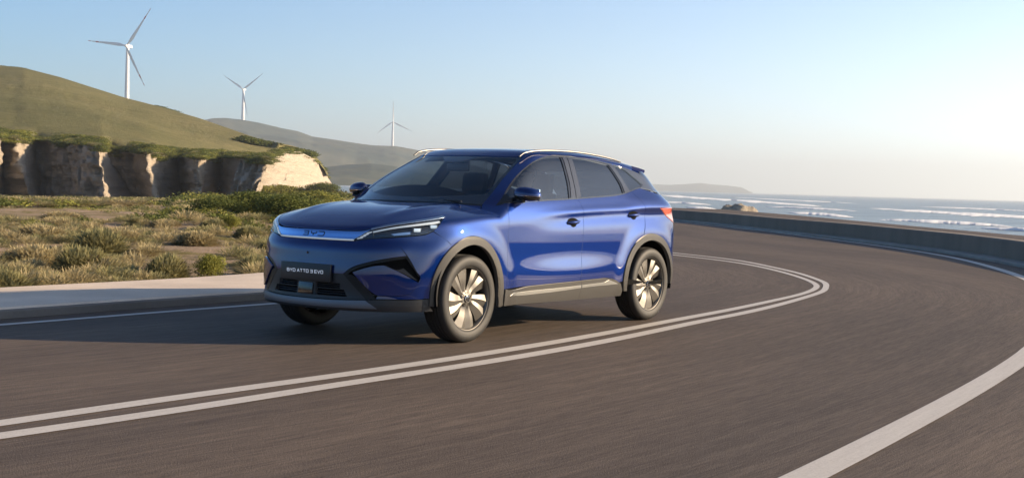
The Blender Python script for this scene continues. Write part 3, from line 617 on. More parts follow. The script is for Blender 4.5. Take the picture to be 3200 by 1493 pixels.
# lower lip and silver skid plate
lip_t = [(.427, .862, .356), (.528, .808, .350), (.705, .633, .349), (.771, .531, .344), (.85, .25, .334), (.87, 0, .332)]
lip_b = [(.385, .86, .262), (.50, .79, .258), (.66, .63, .256), (.74, .5, .256), (.86, .2, .256), (.875, 0, .256)]
lp = [[lip_b[0], (.42, .866, .30), lip_t[0]], lip_t+rev(mir(lip_t))[1:], [mir(lip_t)[0], mir(lip_b)[0]], mir(lip_b)+rev(lip_b)[1:]]
panel('bumper_lip', M['black'], CAR, [skin_patch(lp, 'C', gap=.001, off=-.002, h=.02, rim=.03)])
sk_t = [(.772, .527, .340), (.84, .30, .331), (.875, 0, .328)]; sk_b = [(.72, .60, .279), (.76, .52, .279), (.86, .25, .277), (.875, 0, .276)]
sk = [sk_t+rev(mir(sk_t))[1:], [mir(sk_t)[0], mir(sk_b)[0]], mir(sk_b)+rev(sk_b)[1:], [sk_b[0], sk_t[0]]]
panel('skid_plate', M['skid'], CAR, [skin_patch(sk, 'C', gap=.001, h=.014, rim=.02, disp=lambda V, P: .006+.016*sstep(.305, .322, P[:, 2]))])
# parking camera
MB().lathe([(0, .004), (.006, .004), (.009, 0)], 16, 'X', (.8585, 0, .672)).build('parking_sensor', M['trim'], CAR)
# ---- rear end (out of sight of the photo but closed)
tg = [[(-3.5, -.60, 1.06), (-3.5, .60, 1.06)], [(-3.5, .60, 1.06), (-3.5, .66, .93), (-3.5, .66, .395)], [(-3.5, .66, .395), (-3.5, -.66, .395)], [(-3.5, -.66, .395), (-3.5, -.66, .93), (-3.5, -.60, 1.06)]]
panel('tailgate', M['paint'], CAR, [skin_patch(tg, 'B', gap=.002, h=.04, rim=.014)])
rw = [[(-3.2, -.60, 1.07), (-3.2, .60, 1.07)], [(-3.2, .60, 1.07), (-3, .56, 1.40)], [(-3, .56, 1.40), (-3, -.56, 1.40)], [(-3, -.56, 1.40), (-3.2, -.60, 1.07)]]
panel('rear_window', M['privacy'], CAR, [skin_patch(rw, 'B', gap=.002, off=-.004, h=.04, rim=0)])
for s in sides:
    rs = [[(-2.96, .79, 1.183), (-2.90, .744, 1.278), (-2.79, .699, 1.362), (-2.80, .66, 1.39)], [(-2.80, .66, 1.39), (-3.05, .565, 1.36), (-3.2, .60, 1.08)], [(-3.2, .60, 1.08), (-3.3, .60, 1.13), (-3.15, .66, 1.165), (-2.96, .79, 1.183)]]
    panel('rear_pillar_panel', M['trim'], CAR, [skin_patch(rs, 'R', s, gap=.001, h=.03, rim=.01)])
    rb = [[(-3.133, .88, .375), (-3.30, .80, .385), (-3.5, .60, .395)], [(-3.5, .6, .395), (-3.45, .6, .262)], [(-3.45, .6, .262), (-3.25, .78, .262), (-3.12, .86, .275)], [(-3.12, .86, .275), (-3.14, .87, .33), (-3.133, .88, .375)]]
    panel('rear_bumper', M['clad'], CAR, [skin_patch(rb, 'R', s, gap=.001, off=.006, h=.025, rim=.03)])
rb2 = [[(-3.5, -.62, .39), (-3.5, .62, .39)], [(-3.5, .62, .39), (-3.5, .62, .262)], [(-3.5, .62, .262), (-3.5, -.62, .262)], [(-3.5, -.62, .262), (-3.5, -.62, .39)]]
panel('rear_valance', M['clad'], CAR, [skin_patch(rb2, 'B', gap=.001, off=.004, h=.04, rim=.02)])
# spoiler: roof lip with side blades
sp = MB(); N_ = 24; vs = []; fs = []
for i in range(N_+1):
    t_ = -1+2*i/N_; y = .602*t_; z0 = float(roof_z(np.array(-2.80)))-.022*(abs(y)/.6)**2.5
    xb = -3.115+.05*abs(t_)**3; d = .012*abs(t_)**3
    vs += [(-2.76, y, z0+.004), (-2.95, y*.995, z0-.006-d), (xb, y*.985, z0-.022-d), (xb+.006, y*.985, z0-.046-d), (-3.0, y*.97, z0-.080), (-2.80, y*.98, z0-.05)]
for i in range(N_):
    for j in range(6): fs.append((i*6+j, i*6+(j+1) % 6, (i+1)*6+(j+1) % 6, (i+1)*6+j))
fs += [tuple(range(6)), tuple(N_*6+k for k in reversed(range(6)))]
sp.add(vs, fs); sp.build('spoiler', M['paint'], CAR, angle=25)
# ---- roof rails
for s in sides:
    xs = np.linspace(0, 1, 40); pts = []
    for t_ in xs:
        x = -1.03-1.60*t_; base = float(roof_z(np.array(x)))-.018
        lift = .004*min(1, t_/.14)**.7*min(1, (1-t_)/.12)**.7
        y = .585+.012*math.sin(math.pi*t_)
        if t_ < .02: base = 1.478
        pts.append((x, s*y, base+lift))
    pts[0] = (-1.02, s*.585, 1.466); rad = [.008+.0045*min(1, i/4)*min(1, (39-i)/4) for i in range(40)]
    MB().tube(pts, rad, 12, flat=.85).build('roof_rail', M['rail'], CAR)
# ---- black inner shell so that the gaps read dark
sh = []
for s in sides:
    fullS = [[(-3.1, .9, .30), (-3.1, .9, 1.02)], [(-3.1, .9, 1.02), (-2.4, .9, 1.02), (-1.2, .9, 1.02), (-.3, .9, 1.01)], [(-.3, .9, 1.01), (.15, .9, .93), (.15, .9, .82)],
             [(x, y, z) for x, y, z in FA(-.02, 65, 178)], [(-.375, .9, .388), (-.38, .9, .27)], [(-.38, .9, .27), (-2.2, .9, .27)], [(-2.2, .9, .27), (-2.2, .9, .38)], rev(RA(-.02, 2, 178))]
    sh.append(skin_patch(fullS, 'S', s, gap=0, off=-.016, h=.05, rim=0))
cc = [[(.1, .9, .84), (.20, .85, .92), (.42, .70, .92), (.62, .5, .89), (.70, .3, .86), (.74, 0, .852)]]
cpoly = [[(.30, .87, .79), (.25, .85, .88), (.42, .72, .90), (.62, .5, .87), (.70, .3, .85), (.74, 0, .848)], ]
cpoly = cpoly+[[(x, -y, z) for x, y, z in rev(cpoly[0])]]+[[(.30, -.87, .79), (.38, -.86, .64), (.42, -.85, .40), (.42, -.85, .29)], [(.42, -.85, .29), (.6, -.6, .28), (.87, 0, .28), (.6, .6, .28), (.42, .85, .29)], [(.42, .85, .29), (.42, .85, .40), (.38, .86, .64), (.30, .87, .79)]]
sh.append(skin_patch(cpoly, 'C', gap=0, off=-.045, h=.05, rim=0))
hs = [[(-.42, .66, 0), (-.2, .72, 0), (.2, .70, 0), (.45, .62, 0), (.60, .45, 0), (.68, 0, 0)]]
hs = hs+[[(x, -y, z) for x, y, z in rev(hs[0])]]+[[(-.42, -.66, 0), (-.42, .66, 0)]]
sh.append(skin_patch(hs, 'T', gap=0, off=-.02, h=.05, rim=0))
panel('inner_shell', M['dark'], CAR, sh)
fl = MB(); fl.box((-1.33, 0, .30), (3.9, 1.15, .10)); fl.box((-1.36, 0, .27), (1.7, 1.70, .04)); fl.box((.45, 0, .29), (.6, 1.1, .06)); fl.box((-3.1, 0, .31), (.7, 1.2, .08))
fl.build('underbody', M['dark'], CAR)
# wheel wells
for s in sides:
    for cx, rr0 in ((.012, .395), (-2.672, .425)):
        MB().lathe([(rr0, s*.905), (rr0+.004, s*.80), (rr0, s*.55), (0.02, s*.55)], 40, 'Y', (cx, 0, .372), a0=R(-12), a1=R(192)).build('wheel_well', M['dark'], CAR)
# ---- mirrors
def mirror(s):
    c = Vector((-.685, s*.930, 1.148))
    def shape(zlo, zhi, grow=0, name='', mat=None, par=None):
        vs = []; fs = []; nu, nv = 28, 14
        for j in range(nv+1):
            tz = zlo+(zhi-zlo)*j/nv
            for i in range(nu):
                a = 2*math.pi*i/nu; ca, sa = math.cos(a), math.sin(a)
                # plan: long across (y), rounded nose forward (x), cut flat at the back
                r_ = max(0, 1-abs(tz)**2.3)**(1/2.3)
                ey = .110*math.copysign(abs(ca)**.9, ca)*r_; ex = (.082 if sa > 0 else .042)*math.copysign(abs(sa)**.9, sa)*r_
                z = tz*(.070 if tz > 0 else .058)*(1-.16*(ey/.110+1)*.5)
                vs.append((c.x+ex*(1+grow)-.22*ey, c.y+s*ey*(1+grow), c.z+z-.006*ey/.116))
        for j in range(nv):
            for i in range(nu): fs.append((j*nu+i, j*nu+(i+1) % nu, (j+1)*nu+(i+1) % nu, (j+1)*nu+i))
        fs += [tuple(range(nu)), tuple(nv*nu+k for k in reversed(range(nu)))]
        return MB().add(vs, fs).build(name, mat, par)
    m0 = shape(-.10, .985, 0, 'door_mirror', M['paint'], CAR)
    shape(-.99, -.16, -.02, 'mirror_base', M['trim'], m0); shape(-.165, -.095, .015, 'turn_signal', M['chrome'], m0)
    MB().box((c.x-.052, c.y-s*.0, c.z+.0), (.008, .20, .095), Matrix.Rotation(-s*R(14), 3, 'Z'), .003).build('mirror_glass', M['mirror'], m0)
    b_ = MB(); b_.tube([(-.60, s*.80, 1.078), (-.615, s*.86, 1.084), (-.63, s*.93, 1.098)], [.022, .02, .03], 10, flat=.6); b_.build('mirror_arm', M['trim'], m0)
    t_ = [[(-.475, .80, 1.082), (-.592, .765, 1.150)], [(-.592, .765, 1.150), (-.592, .85, 1.098)], [(-.592, .85, 1.098), (-.475, .80, 1.082)]]
    panel('mirror_sail', M['black'], m0, [skin_patch(t_, 'D', s, gap=.001, off=.004, h=.015, rim=.006)])
for s in sides: mirror(s)
# ---- door handles
def handle(s, cx, cz, par):
    y = side_y1(cx, cz)
    n = 24; ring = lambda rx, rz, dx=0, dz_=0: [(cx+dx+rx*math.cos(2*math.pi*i/n)*(1 if True else 1), cz+dz_+rz*math.sin(2*math.pi*i/n)) for i in range(n)]
    pod = [(cx+.095, cz-.012), (cx+.08, cz+.018), (cx+.04, cz+.034), (cx-.01, cz+.036), (cx-.055, cz+.026), (cx-.085, cz+.004), (cx-.08, cz-.012), (cx-.05, cz-.022), (cx-.025, cz-.040), (cx+.025, cz-.042), (cx+.05, cz-.026), (cx+.08, cz-.022)]
    P_ = [(x, y, z) for x, z in pod]
    h_ = panel('door_handle', M['dark'], par, [skin_patch([P_+[P_[0]]], 'S', s, gap=.002, off=.0015, h=.008, rim=.004)])
    pts = [(cx+.086, s*(y+.004), cz-.006), (cx+.06, s*(y+.020), cz-.004), (cx+.02, s*(y+.030), cz-.002), (cx-.03, s*(y+.030), cz+.001), (cx-.06, s*(y+.020), cz+.004), (cx-.078, s*(y+.004), cz+.006)]
    MB().tube(pts, [.010, .013, .014, .014, .013, .010], 12, flat=.95).build('grip', M['paint'], h_)
doors_ = [o for o in CAR.children if o.name.startswith('front_door')]; rdoors_ = [o for o in CAR.children if o.name.startswith('rear_door')]
for s, a_, b_ in zip(sides, doors_, rdoors_):
    handle(s, -1.385, .925, a_); handle(s, -2.385, .985, b_)
# ---- number plate and lettering
GL = {  # stroke letters on a 0..1 box
 'B': [[(0, 0), (0, 1), (.75, 1), (.92, .9), (.92, .62), (.78, .52), (0, .52)], [(.78, .52), (1, .42), (1, .1), (.85, 0), (0, 0)]],
 'Y': [[(0, 1), (.5, .48), (1, 1)], [(.5, .48), (.5, 0)]], 'D': [[(0, 0), (0, 1), (.75, 1), (1, .8), (1, .2), (.75, 0), (0, 0)]],
 'A': [[(0, 0), (.5, 1), (1, 0)], [(.2, .33), (.8, .33)]], 'T': [[(0, 1), (1, 1)], [(.5, 1), (.5, 0)]],
 'O': [[(.12, 0), (0, .12), (0, .88), (.12, 1), (.88, 1), (1, .88), (1, .12), (.88, 0), (.12, 0)]],
 '3': [[(0, 1), (.9, 1), (1, .9), (1, .1), (.9, 0), (0, 0)], [(.1, .5), (1, .5)]], 'E': [[(1, 1), (0, 1), (0, 0), (1, 0)], [(0, .5), (.9, .5)]],
 'V': [[(0, 1), (.5, 0), (1, 1)]]}
def strokes(lines, wd, th, place, name, mat, parent):
    """flat strokes of width wd in a plane; place(x, z, lift) gives the world point"""
    vs = []; fs = []
    for L in lines:
        P = np.array(L, float); closed = np.allclose(P[0], P[-1]); n = len(P); sides_ = []
        for i in range(n):
            if closed: a = P[i]-P[i-1 if i else n-2]; b = P[(i+1) if i < n-1 else 1]-P[i]
            else: a = P[i]-P[i-1] if i else P[1]-P[0]; b = P[i+1]-P[i] if i < n-1 else P[i]-P[i-1]
            a = a/np.linalg.norm(a); b = b/np.linalg.norm(b); t_ = a+b; t_ /= np.linalg.norm(t_)+1e-9; nn = np.array([-t_[1], t_[0]]); k = 1/max(.4, abs(nn@np.array([-a[1], a[0]])))
            sides_.append((P[i]+nn*wd/2*k, P[i]-nn*wd/2*k))
        n0 = len(vs)
        for l_, r_ in sides_: vs += [place(l_[0], l_[1], th), place(r_[0], r_[1], th), place(l_[0], l_[1], 0), place(r_[0], r_[1], 0)]
        for i in range(n-1):
            a = n0+4*i; b = a+4; fs += [(a, a+1, b+1, b), (a+2, a, b, b+2), (a+1, a+3, b+3, b+1)]
        if not closed: fs += [(n0, n0+2, n0+3, n0+1), (n0+4*(n-1), n0+4*(n-1)+1, n0+4*(n-1)+3, n0+4*(n-1)+2)]
    return MB().add(vs, fs).build(name, mat, parent, smooth=False)
PX, PZ, TILT = .882, .527, R(5)
rotp = Matrix.Rotation(-TILT*.6, 3, 'Y')
pb = MB(); pb.box((PX-.012, 0, PZ), (.022, .525, .132), Matrix.Rotation(R(-3), 3, 'Y'), .005); plate = pb.build('number_plate', M['plate'], CAR)
MB().box((PX-.04, 0, PZ-.01), (.06, .50, .11), None, .01).build('plate_holder', M['black'], plate)
text = 'BYD ATTO 3 EVO'; wl, hl_, sp_ = .0235, .0215, .0085; x = 0; ls = []
for ch in text:
    if ch == ' ': x += .0125; continue
    for L in GL[ch]: ls.append([(x+a*wl, b*hl_) for a, b in L])
    x += wl+sp_
tot = x-sp_; ls = [[(a-tot/2, b-hl_/2) for a, b in L] for L in ls]
strokes(ls, .0044, .0008, lambda a, b, l: (PX-.0005+l+.001+.05*(b), a, PZ+b+.006), 'lettering', M['white'], plate)
# raised maker's mark on the nose bar
EM = [[(0, 1), (.95, 1), (1, .9), (1, .1), (.9, 0), (0, 0)], [(.15, .5), (1, .5)]]
EY = [[(0, 1), (.1, .5), (1, .5), (1.1, 1)], [(.55, .5), (.45, 0)]]
ED = [[(0, 1), (.95, 1), (1.15, .8), (1.1, .2), (.9, 0), (-.05, 0)]]
el_ = []
for k, G_ in enumerate((EM, EY, ED)):
    for L in G_: el_.append([(-.108+k*.080+a*.052, (b-.5)*.030) for a, b in L])
def on_bar(a, b, l):
    P_, _ = march(np.array([[1.2, a, .817+b]]), np.array([-1., 0, 0]), 0, .6, 90); return (P_[0][0]+.0035+l*1.0, a, .817+b)
strokes(el_, .0052, .0035, on_bar, 'emblem', M['void'], CAR)
# ---- wheels
def wheel(cx, s, first=None):
    root = empty('wheel', (cx, s*.80, .340)); root.parent = CAR
    # built for the left side, mirrored through y for the right; local y outwards = +
    prof = [(.243, .085), (.250, .098), (.262, .103), (.290, .108), (.312, .104), (.326, .096), (.3345, .084), (.3385, .066)]
    for a_, b_ in ((.052, .044), (.018, .010), (-.012, -.020), (-.046, -.054)):
        prof += [(.3405, a_+.002), (.340, a_), (.331, a_-.0015), (.331, b_+.0015), (.340, b_)]
    prof += [(.3385, -.066), (.3345, -.084), (.326, -.096), (.312, -.104), (.290, -.108), (.262, -.103), (.243, -.085)]
    y = lambda pr: [(r, s*h_) for r, h_ in pr]
    t = MB().lathe(y(prof), 72).build('tyre', M['rubber'], root, angle=50)
    rim = MB().lathe(y([(.241, .092), (.245, .094), (.246, .088), (.238, .082), (.232, .070), (.228, .02), (.225, -.06), (.240, -.085)]), 72)
    rim.build('rim_barrel', M['alloy'], root)
    MB().lathe(y([(.0, .010), (.226, .010)]), 48).build('brake_backing', M['dark'], root)
    MB().lathe(y([(.06, .028), (.165, .028), (.165, .018)]), 48).build('brake_disc', M['alloyd'], root)
    # ten blades in twisted pairs
    bl = MB()
    for k in range(10):
        a0 = 2*math.pi*k/10+(.10 if k % 2 else -.05); vs = []; n = 8; sgn = 1 if k % 2 else -1
        for i in range(n+1):
            t_ = i/n; r = .045+.190*t_; w0 = (.046+.084*t_**1.1)
            off = .10*t_**1.5
            ce = a0+off
            for sidew, hgt in ((-1, .082-.012*t_), (-.2, .090-.008*math.sin(t_*2)), (1, .076-.020*t_), (1, .045-.030*t_), (-1, .050-.02*t_)):
                aa = ce+sidew*w0/2/max(r, .06)
                hh = hgt-.030*(1-t_)**2*0-.018*math.exp(-((t_-.15)/.3)**2)
                vs.append((r*math.cos(aa), s*hh, r*math.sin(aa)))
        fs = []
        for i in range(n):
            for j in range(5): fs.append((i*5+j, i*5+(j+1) % 5, (i+1)*5+(j+1) % 5, (i+1)*5+j))
        fs += [tuple(range(5)), tuple(n*5+j for j in reversed(range(5)))]
        bl.add(vs, fs)
    bl.build('spokes', M['alloy'], root, angle=25)
    MB().lathe(y([(.0, .072), (.055, .072), (.066, .066), (.070, .045)]), 40).build('hub', M['alloy'], root)
    cap = MB().lathe(y([(0, .081), (.024, .081), (.029, .078), (.030, .070)]), 32).build('hub_cap', M['trim'], root)
    MB().lathe(y([(.026, .0825), (.0285, .0825), (.031, .079), (.026, .081)]), 32).build('cap_ring', M['chrome'], root)
    for k in range(5):
        nuts = MB(); a_ = 2*math.pi*k/5+R(90); nuts.lathe(y([(0, .066), (.010, .066), (.012, .069), (.0145, .0735)]), 14, 'Y', (.048*math.cos(a_), 0, .048*math.sin(a_)))
        nuts.lathe(y([(0, .074), (.006, .074), (.0075, .066)]), 8, 'Y', (.048*math.cos(a_), 0, .048*math.sin(a_)))
        nuts.build('wheel_bolt', M['dark'], root)
    return root
for s in sides:
    for cx in (0, -2.72): wheel(cx, s)
# ---- cabin
cabin = MB()
db = MB()
db.add([(-.45, -.66, 1.055), (-.45, .66, 1.055), (-.62, .70, 1.062), (-.62, -.70, 1.062), (-.86, .66, 1.03), (-.86, -.66, 1.03), (-.92, .66, .85), (-.92, -.66, .85)], [(0, 1, 2, 3), (3, 2, 4, 5), (5, 4, 6, 7)])
db.box((-.80, .0, 1.075), (.03, .34, .10), Matrix.Rotation(R(-8), 3, 'Y'), .01); db.build('dashboard', M['seat'], CAR)
def seat(y, x, par=None):
    st_ = MB()
    st_.box((x, y, .58), (.50, .50, .16), None, .05)
    st_.box((x-.30, y, .88), (.13, .48, .56), Matrix.Rotation(R(-14), 3, 'Y'), .05)
    st_.box((x-.39, y, 1.235), (.09, .26, .19), Matrix.Rotation(R(-10), 3, 'Y'), .04)
    st_.tube([(x-.36, y-.05, 1.12), (x-.38, y-.05, 1.2)], .008, 6).tube([(x-.36, y+.05, 1.12), (x-.38, y+.05, 1.2)], .008, 6)
    st_.build('seat', M['seat'], CAR)
seat(.37, -1.25); seat(-.37, -1.25)
bs = MB(); bs.box((-2.25, 0, .58), (.5, 1.25, .16), None, .05); bs.box((-2.50, 0, .86), (.14, 1.25, .55), Matrix.Rotation(R(-18), 3, 'Y'), .05)
for y in (-.38, .38): bs.box((-2.62, y, 1.17), (.08, .24, .12), None, .03)
bs.build('rear_bench', M['seat'], CAR)
# ceiling lining and inner pillars
lin = [[(-1.02, .50, 0), (-.96, 0, 0), (-1.02, -.50, 0)], [(-1.02, -.50, 0), (-2.9, -.52, 0)], [(-2.9, -.52, 0), (-2.9, .52, 0)], [(-2.9, .52, 0), (-1.02, .50, 0)]]
panel('headliner', M['seat'], CAR, [skin_patch(lin, 'T', gap=0, off=-.05, h=.06, rim=0)])
mi = MB(); mi.box((-.93, 0, 1.365), (.03, .24, .065), None, .012); mi.box((-.98, 0, 1.415), (.10, .10, .05), None, .01); mi.build('cabin_mirror', M['black'], CAR)
sw = MB(); cen = Vector((-.93, .37, 1.0)); rotw = Matrix.Rotation(R(-28), 3, 'Y')
pts = [cen+rotw@Vector((0, .185*math.cos(a), .185*math.sin(a))) for a in np.linspace(0, 2*math.pi, 37)]
sw.tube(pts, .015, 8, cap=False); sw.box(cen, (.04, .16, .10), rotw, .02); sw.box(cen, (.02, .34, .03), rotw, .006); sw.build('steering_wheel', M['black'], CAR)
wp = MB(); wp.tube([(-.30, .55, 1.083), (-.25, .25, 1.094), (-.235, -.05, 1.098)], .006, 6).tube([(-.34, -.55, 1.083), (-.27, -.3, 1.090)], .006, 6); wp.build('windscreen_wiper', M['black'], CAR)
# ---------------------------------------------------------------- the driver
def skinned(name, nodes, edges, mat, parent=None, root=0, sub=1):
    me = bpy.data.meshes.new(name); me.from_pydata([n[:3] for n in nodes], edges, []); o = bpy.data.objects.new(name, me); COL.objects.link(o)
    m_ = o.modifiers.new('skin', 'SKIN'); m_.use_smooth_shade = True; m_.branch_smoothing = .6
    for i, n in enumerate(nodes):
        r_ = n[3] if isinstance(n[3], tuple) else (n[3], n[3]); me.skin_vertices[0].data[i].radius = r_; me.skin_vertices[0].data[i].use_root = (i == root)
    s_ = o.modifiers.new('sub', 'SUBSURF'); s_.levels = sub; s_.render_levels = sub
    dg = bpy.context.evaluated_depsgraph_get(); em = bpy.data.meshes.new_from_object(o.evaluated_get(dg)); o.modifiers.clear(); o.data = em
    em.materials.clear(); em.materials.append(mat)
    for p_ in em.polygons: p_.use_smooth = True
    if parent: o.parent = parent
    return o
M['skin'] = pbr('skin', (.42, .25, .17), .5); M['cloth'] = pbr('dark_shirt', (.035, .04, .055), .85); M['hair'] = pbr('dark_hair', (.02, .015, .012), .6)
B0 = Vector((-1.24, .37, 0))
def P3(x, y, z, r): return (B0.x+x, B0.y+y, z, r)
nodes = [P3(0, 0, .70, (.15, .12)), P3(-.09, 0, .86, (.14, .11)), P3(-.16, 0, 1.00, (.16, .11)), P3(-.19, 0, 1.10, (.10, .08)), P3(-.19, 0, 1.165, .052), P3(-.17, 0, 1.215, (.062, .066)), P3(-.16, 0, 1.275, (.080, .090)), P3(-.165, 0, 1.335, (.078, .088)), P3(-.17, 0, 1.375, (.05, .06))]
edges = [(i, i+1) for i in range(8)]
wc = Vector((-.93, .37, 1.0))
for sy in (1, -1):
    n0 = len(nodes)
    nodes += [P3(-.17, sy*.17, 1.075, .062), P3(-.09, sy*.225, .93, .046), P3(.04, sy*.235, .86, .040), P3(.17, sy*.205, .935, .032), P3(.245, sy*.185, .985, .024), P3(.285, sy*.180, 1.015, (.022, .034))]
    edges += [(3, n0)]+[(n0+i, n0+i+1) for i in range(5)]
    h_ = n0+5
    for k in range(4):          # four fingers curled over the rim, each of its own length
        b = len(nodes); q = .030-.019*k; L = (.9, 1.0, .95, .8)[k]
        nodes += [P3(.318, sy*(.182-.002*k), 1.035+q, .0095), P3(.338, sy*(.186+.016*L), 1.040+q, .0085), P3(.318, sy*(.190+.030*L), 1.036+q, .0075)]
        edges += [(h_, b), (b, b+1), (b+1, b+2)]
    b = len(nodes); nodes += [P3(.292, sy*.158, 1.040, .0105), P3(.315, sy*.150, 1.058, .009)]; edges += [(h_-0, b), (b, b+1)]
    n0 = len(nodes); nodes += [P3(.10, sy*.10, .68, .085), P3(.40, sy*.13, .72, .065), P3(.55, sy*.13, .50, .05), P3(.66, sy*.13, .38, .045)]
    edges += [(0, n0)]+[(n0+i, n0+i+1) for i in range(3)]
person = skinned('person', nodes, edges, M['skin'])
tag(person, 'driver in a dark shirt sitting behind the side window with both hands on the wheel', 'person')
sh_n = [n[:3]+(tuple(r*1.09 for r in n[3]),) if isinstance(n[3], tuple) else n[:3]+(n[3]*1.1,) for n in nodes[:4]]
se = [(0, 1), (1, 2), (2, 3)]
for sy in (1, -1):
    n0 = len(sh_n); sh_n += [P3(-.17, sy*.17, 1.075, .070), P3(-.09, sy*.225, .93, .054), P3(.04, sy*.235, .86, .048), P3(.16, sy*.207, .93, .039)]; se += [(3, n0), (n0, n0+1), (n0+1, n0+2), (n0+2, n0+3)]
skinned('shirt', sh_n, se, M['cloth'], person)
hc = Vector((B0.x-.172, .37, 1.318)); hb = MB(); bm = bmesh.new(); bmesh.ops.create_icosphere(bm, subdivisions=3, radius=1)
for v in bm.verts:
    q = v.co.copy(); v.co = Vector((hc.x+q.x*.098-.008, hc.y+q.y*.084, hc.z+q.z*.100)) if (q.z > .15 or q.x < -.25) else Vector((hc.x+q.x*.06, hc.y+q.y*.06, hc.z+q.z*.06))
hb.bm(bm); hb.build('hair', M['hair'], person, angle=80)
fc = MB(); fc.tube([(B0.x-.072, .37, 1.305), (B0.x-.052, .37, 1.268), (B0.x-.075, .37, 1.258)], [.008, .013, .008], 8); fc.build('nose', M['skin'], person)
for sy in (1, -1):
    MB().lathe([(0, .011), (.007, .009), (.011, 0)], 12, 'X', (B0.x-.083, .37+sy*.031, 1.302)).build('eye', M['dark'], person)
    MB().tube([(B0.x-.165, .37+sy*.085, 1.275), (B0.x-.172, .37+sy*.090, 1.30), (B0.x-.168, .37+sy*.087, 1.315)], [.010, .016, .009], 8).build('ear', M['skin'], person)
MB().tube([(B0.x-.078, .37-.022, 1.236), (B0.x-.068, .37, 1.235), (B0.x-.078, .37+.022, 1.236)], [.003, .006, .003], 6).build('mouth', M['tail'] if False else pbr('lips', (.32, .12, .10), .5), person)
# ---------------------------------------------------------------- the place
FH = Vector((math.cos(YAW), math.sin(YAW), 0)); RH = Vector((math.sin(YAW), -math.cos(YAW), 0)); CP = Vector(CAM)
RF = Matrix((r2, u2, -fw)).transposed()
def at(px, py, t):
    """point of the place seen at photo pixel (px, py) and t metres ahead along the ground"""
    d = RF@Vector(((px-1600)/FPX, (746.5-py)/FPX, -1)); k = t/(d.dot(FH)); return CP+d*k
def at_z(px, py, z):
    d = RF@Vector(((px-1600)/FPX, (746.5-py)/FPX, -1)); return CP+d*((z-CP.z)/d.z)
def st(P): d = Vector(P)-CP; return d.dot(RH), d.dot(FH)
def fbm(p_, o=4, l=2.0, g=.5):
    a = 1; s_ = 0; p_ = Vector(p_)
    for _ in range(o): s_ += a*noise.noise(p_); p_ = p_*l+Vector((7.1, 3.3, 1.7)); a *= g
    return s_
SEA_Z = -4.0
def ramp(t, fac, stops):
    r_ = t.nodes.new('ShaderNodeValToRGB'); e = r_.color_ramp.elements
    e[0].position, e[0].color = stops[0][0], (*stops[0][1], 1); e[1].position, e[1].color = stops[-1][0], (*stops[-1][1], 1)
    for p_, c in stops[1:-1]: x = e.new(p_); x.color = (*c, 1)
    t.links.new(fac, r_.inputs[0]); return r_.outputs[0]
def noise_node(t, vec, scale, detail=5, rough=.55, dist=0):
    n = t.nodes.new('ShaderNodeTexNoise'); n.inputs['Scale'].default_value = scale; n.inputs['Detail'].default_value = detail
    n.inputs['Roughness'].default_value = rough; n.inputs['Distortion'].default_value = dist
    if vec is not None: t.links.new(vec, n.inputs['Vector'])
    return n.outputs[0]
def mapping(t, vec, scale=(1, 1, 1), rot=(0, 0, 0)):
    m_ = t.nodes.new('ShaderNodeMapping'); m_.inputs['Scale'].default_value = scale; m_.inputs['Rotation'].default_value = rot; t.links.new(vec, m_.inputs['Vector']); return m_.outputs[0]
def mixc(t, fac, a, b, mode='MIX'):
    x = t.nodes.new('ShaderNodeMix'); x.data_type = 'RGBA'; x.blend_type = mode
    for i, v in ((0, fac), (6, a), (7, b)):
        if isinstance(v, (int, float)): x.inputs[i].default_value = v
        elif isinstance(v, tuple): x.inputs[i].default_value = (*v, 1)
        else: t.links.new(v, x.inputs[i])
    return x.outputs[2]
def bump(t, b, h, s=.5, d=.01):
    x = t.nodes.new('ShaderNodeBump'); x.inputs['Strength'].default_value = s; x.inputs['Distance'].default_value = d; t.links.new(h, x.inputs['Height']); t.links.new(x.outputs[0], b.inputs['Normal'])
def geo(t): return t.nodes.new('ShaderNodeNewGeometry').outputs['Position']
def objc(t): return t.nodes.new('ShaderNodeTexCoord').outputs['Object']
# ---- materials
def asphalt():
    m_, t, b, o = nmat('asphalt'); uv = t.nodes.new('ShaderNodeTexCoord').outputs['UV']
    st_ = noise_node(t, mapping(t, uv, (.55, 11, 1)), 1.0, 6, .74)       # tyre-polished streaks along the lane
    fine = noise_node(t, mapping(t, uv, (3.5, 60, 1)), 1.0, 5, .8)
    big = noise_node(t, mapping(t, uv, (.12, .6, 1)), 1.0, 3)
    gr = noise_node(t, geo(t), 95, 3, .8)
    c1 = ramp(t, st_, [(.34, (.052, .041, .033)), (.5, (.098, .078, .063)), (.66, (.175, .138, .11))])
    c2 = mixc(t, .5, c1, ramp(t, fine, [(.36, (.030, .024, .020)), (.64, (.195, .155, .125))]))
    c3 = mixc(t, .22, c2, ramp(t, gr, [(.35, (.045, .036, .031)), (.62, (.19, .155, .13))]))
    c4 = mixc(t, .5, c3, ramp(t, big, [(.32, (.62, .62, .64)), (.68, (1.34, 1.28, 1.2))]), 'MULTIPLY')
    t.links.new(c4, b.inputs['Base Color']); b.inputs['Roughness'].default_value = .72; b.inputs['Specular IOR Level'].default_value = .18
    bump(t, b, gr, .9, .006); return m_
M['asphalt'] = asphalt()
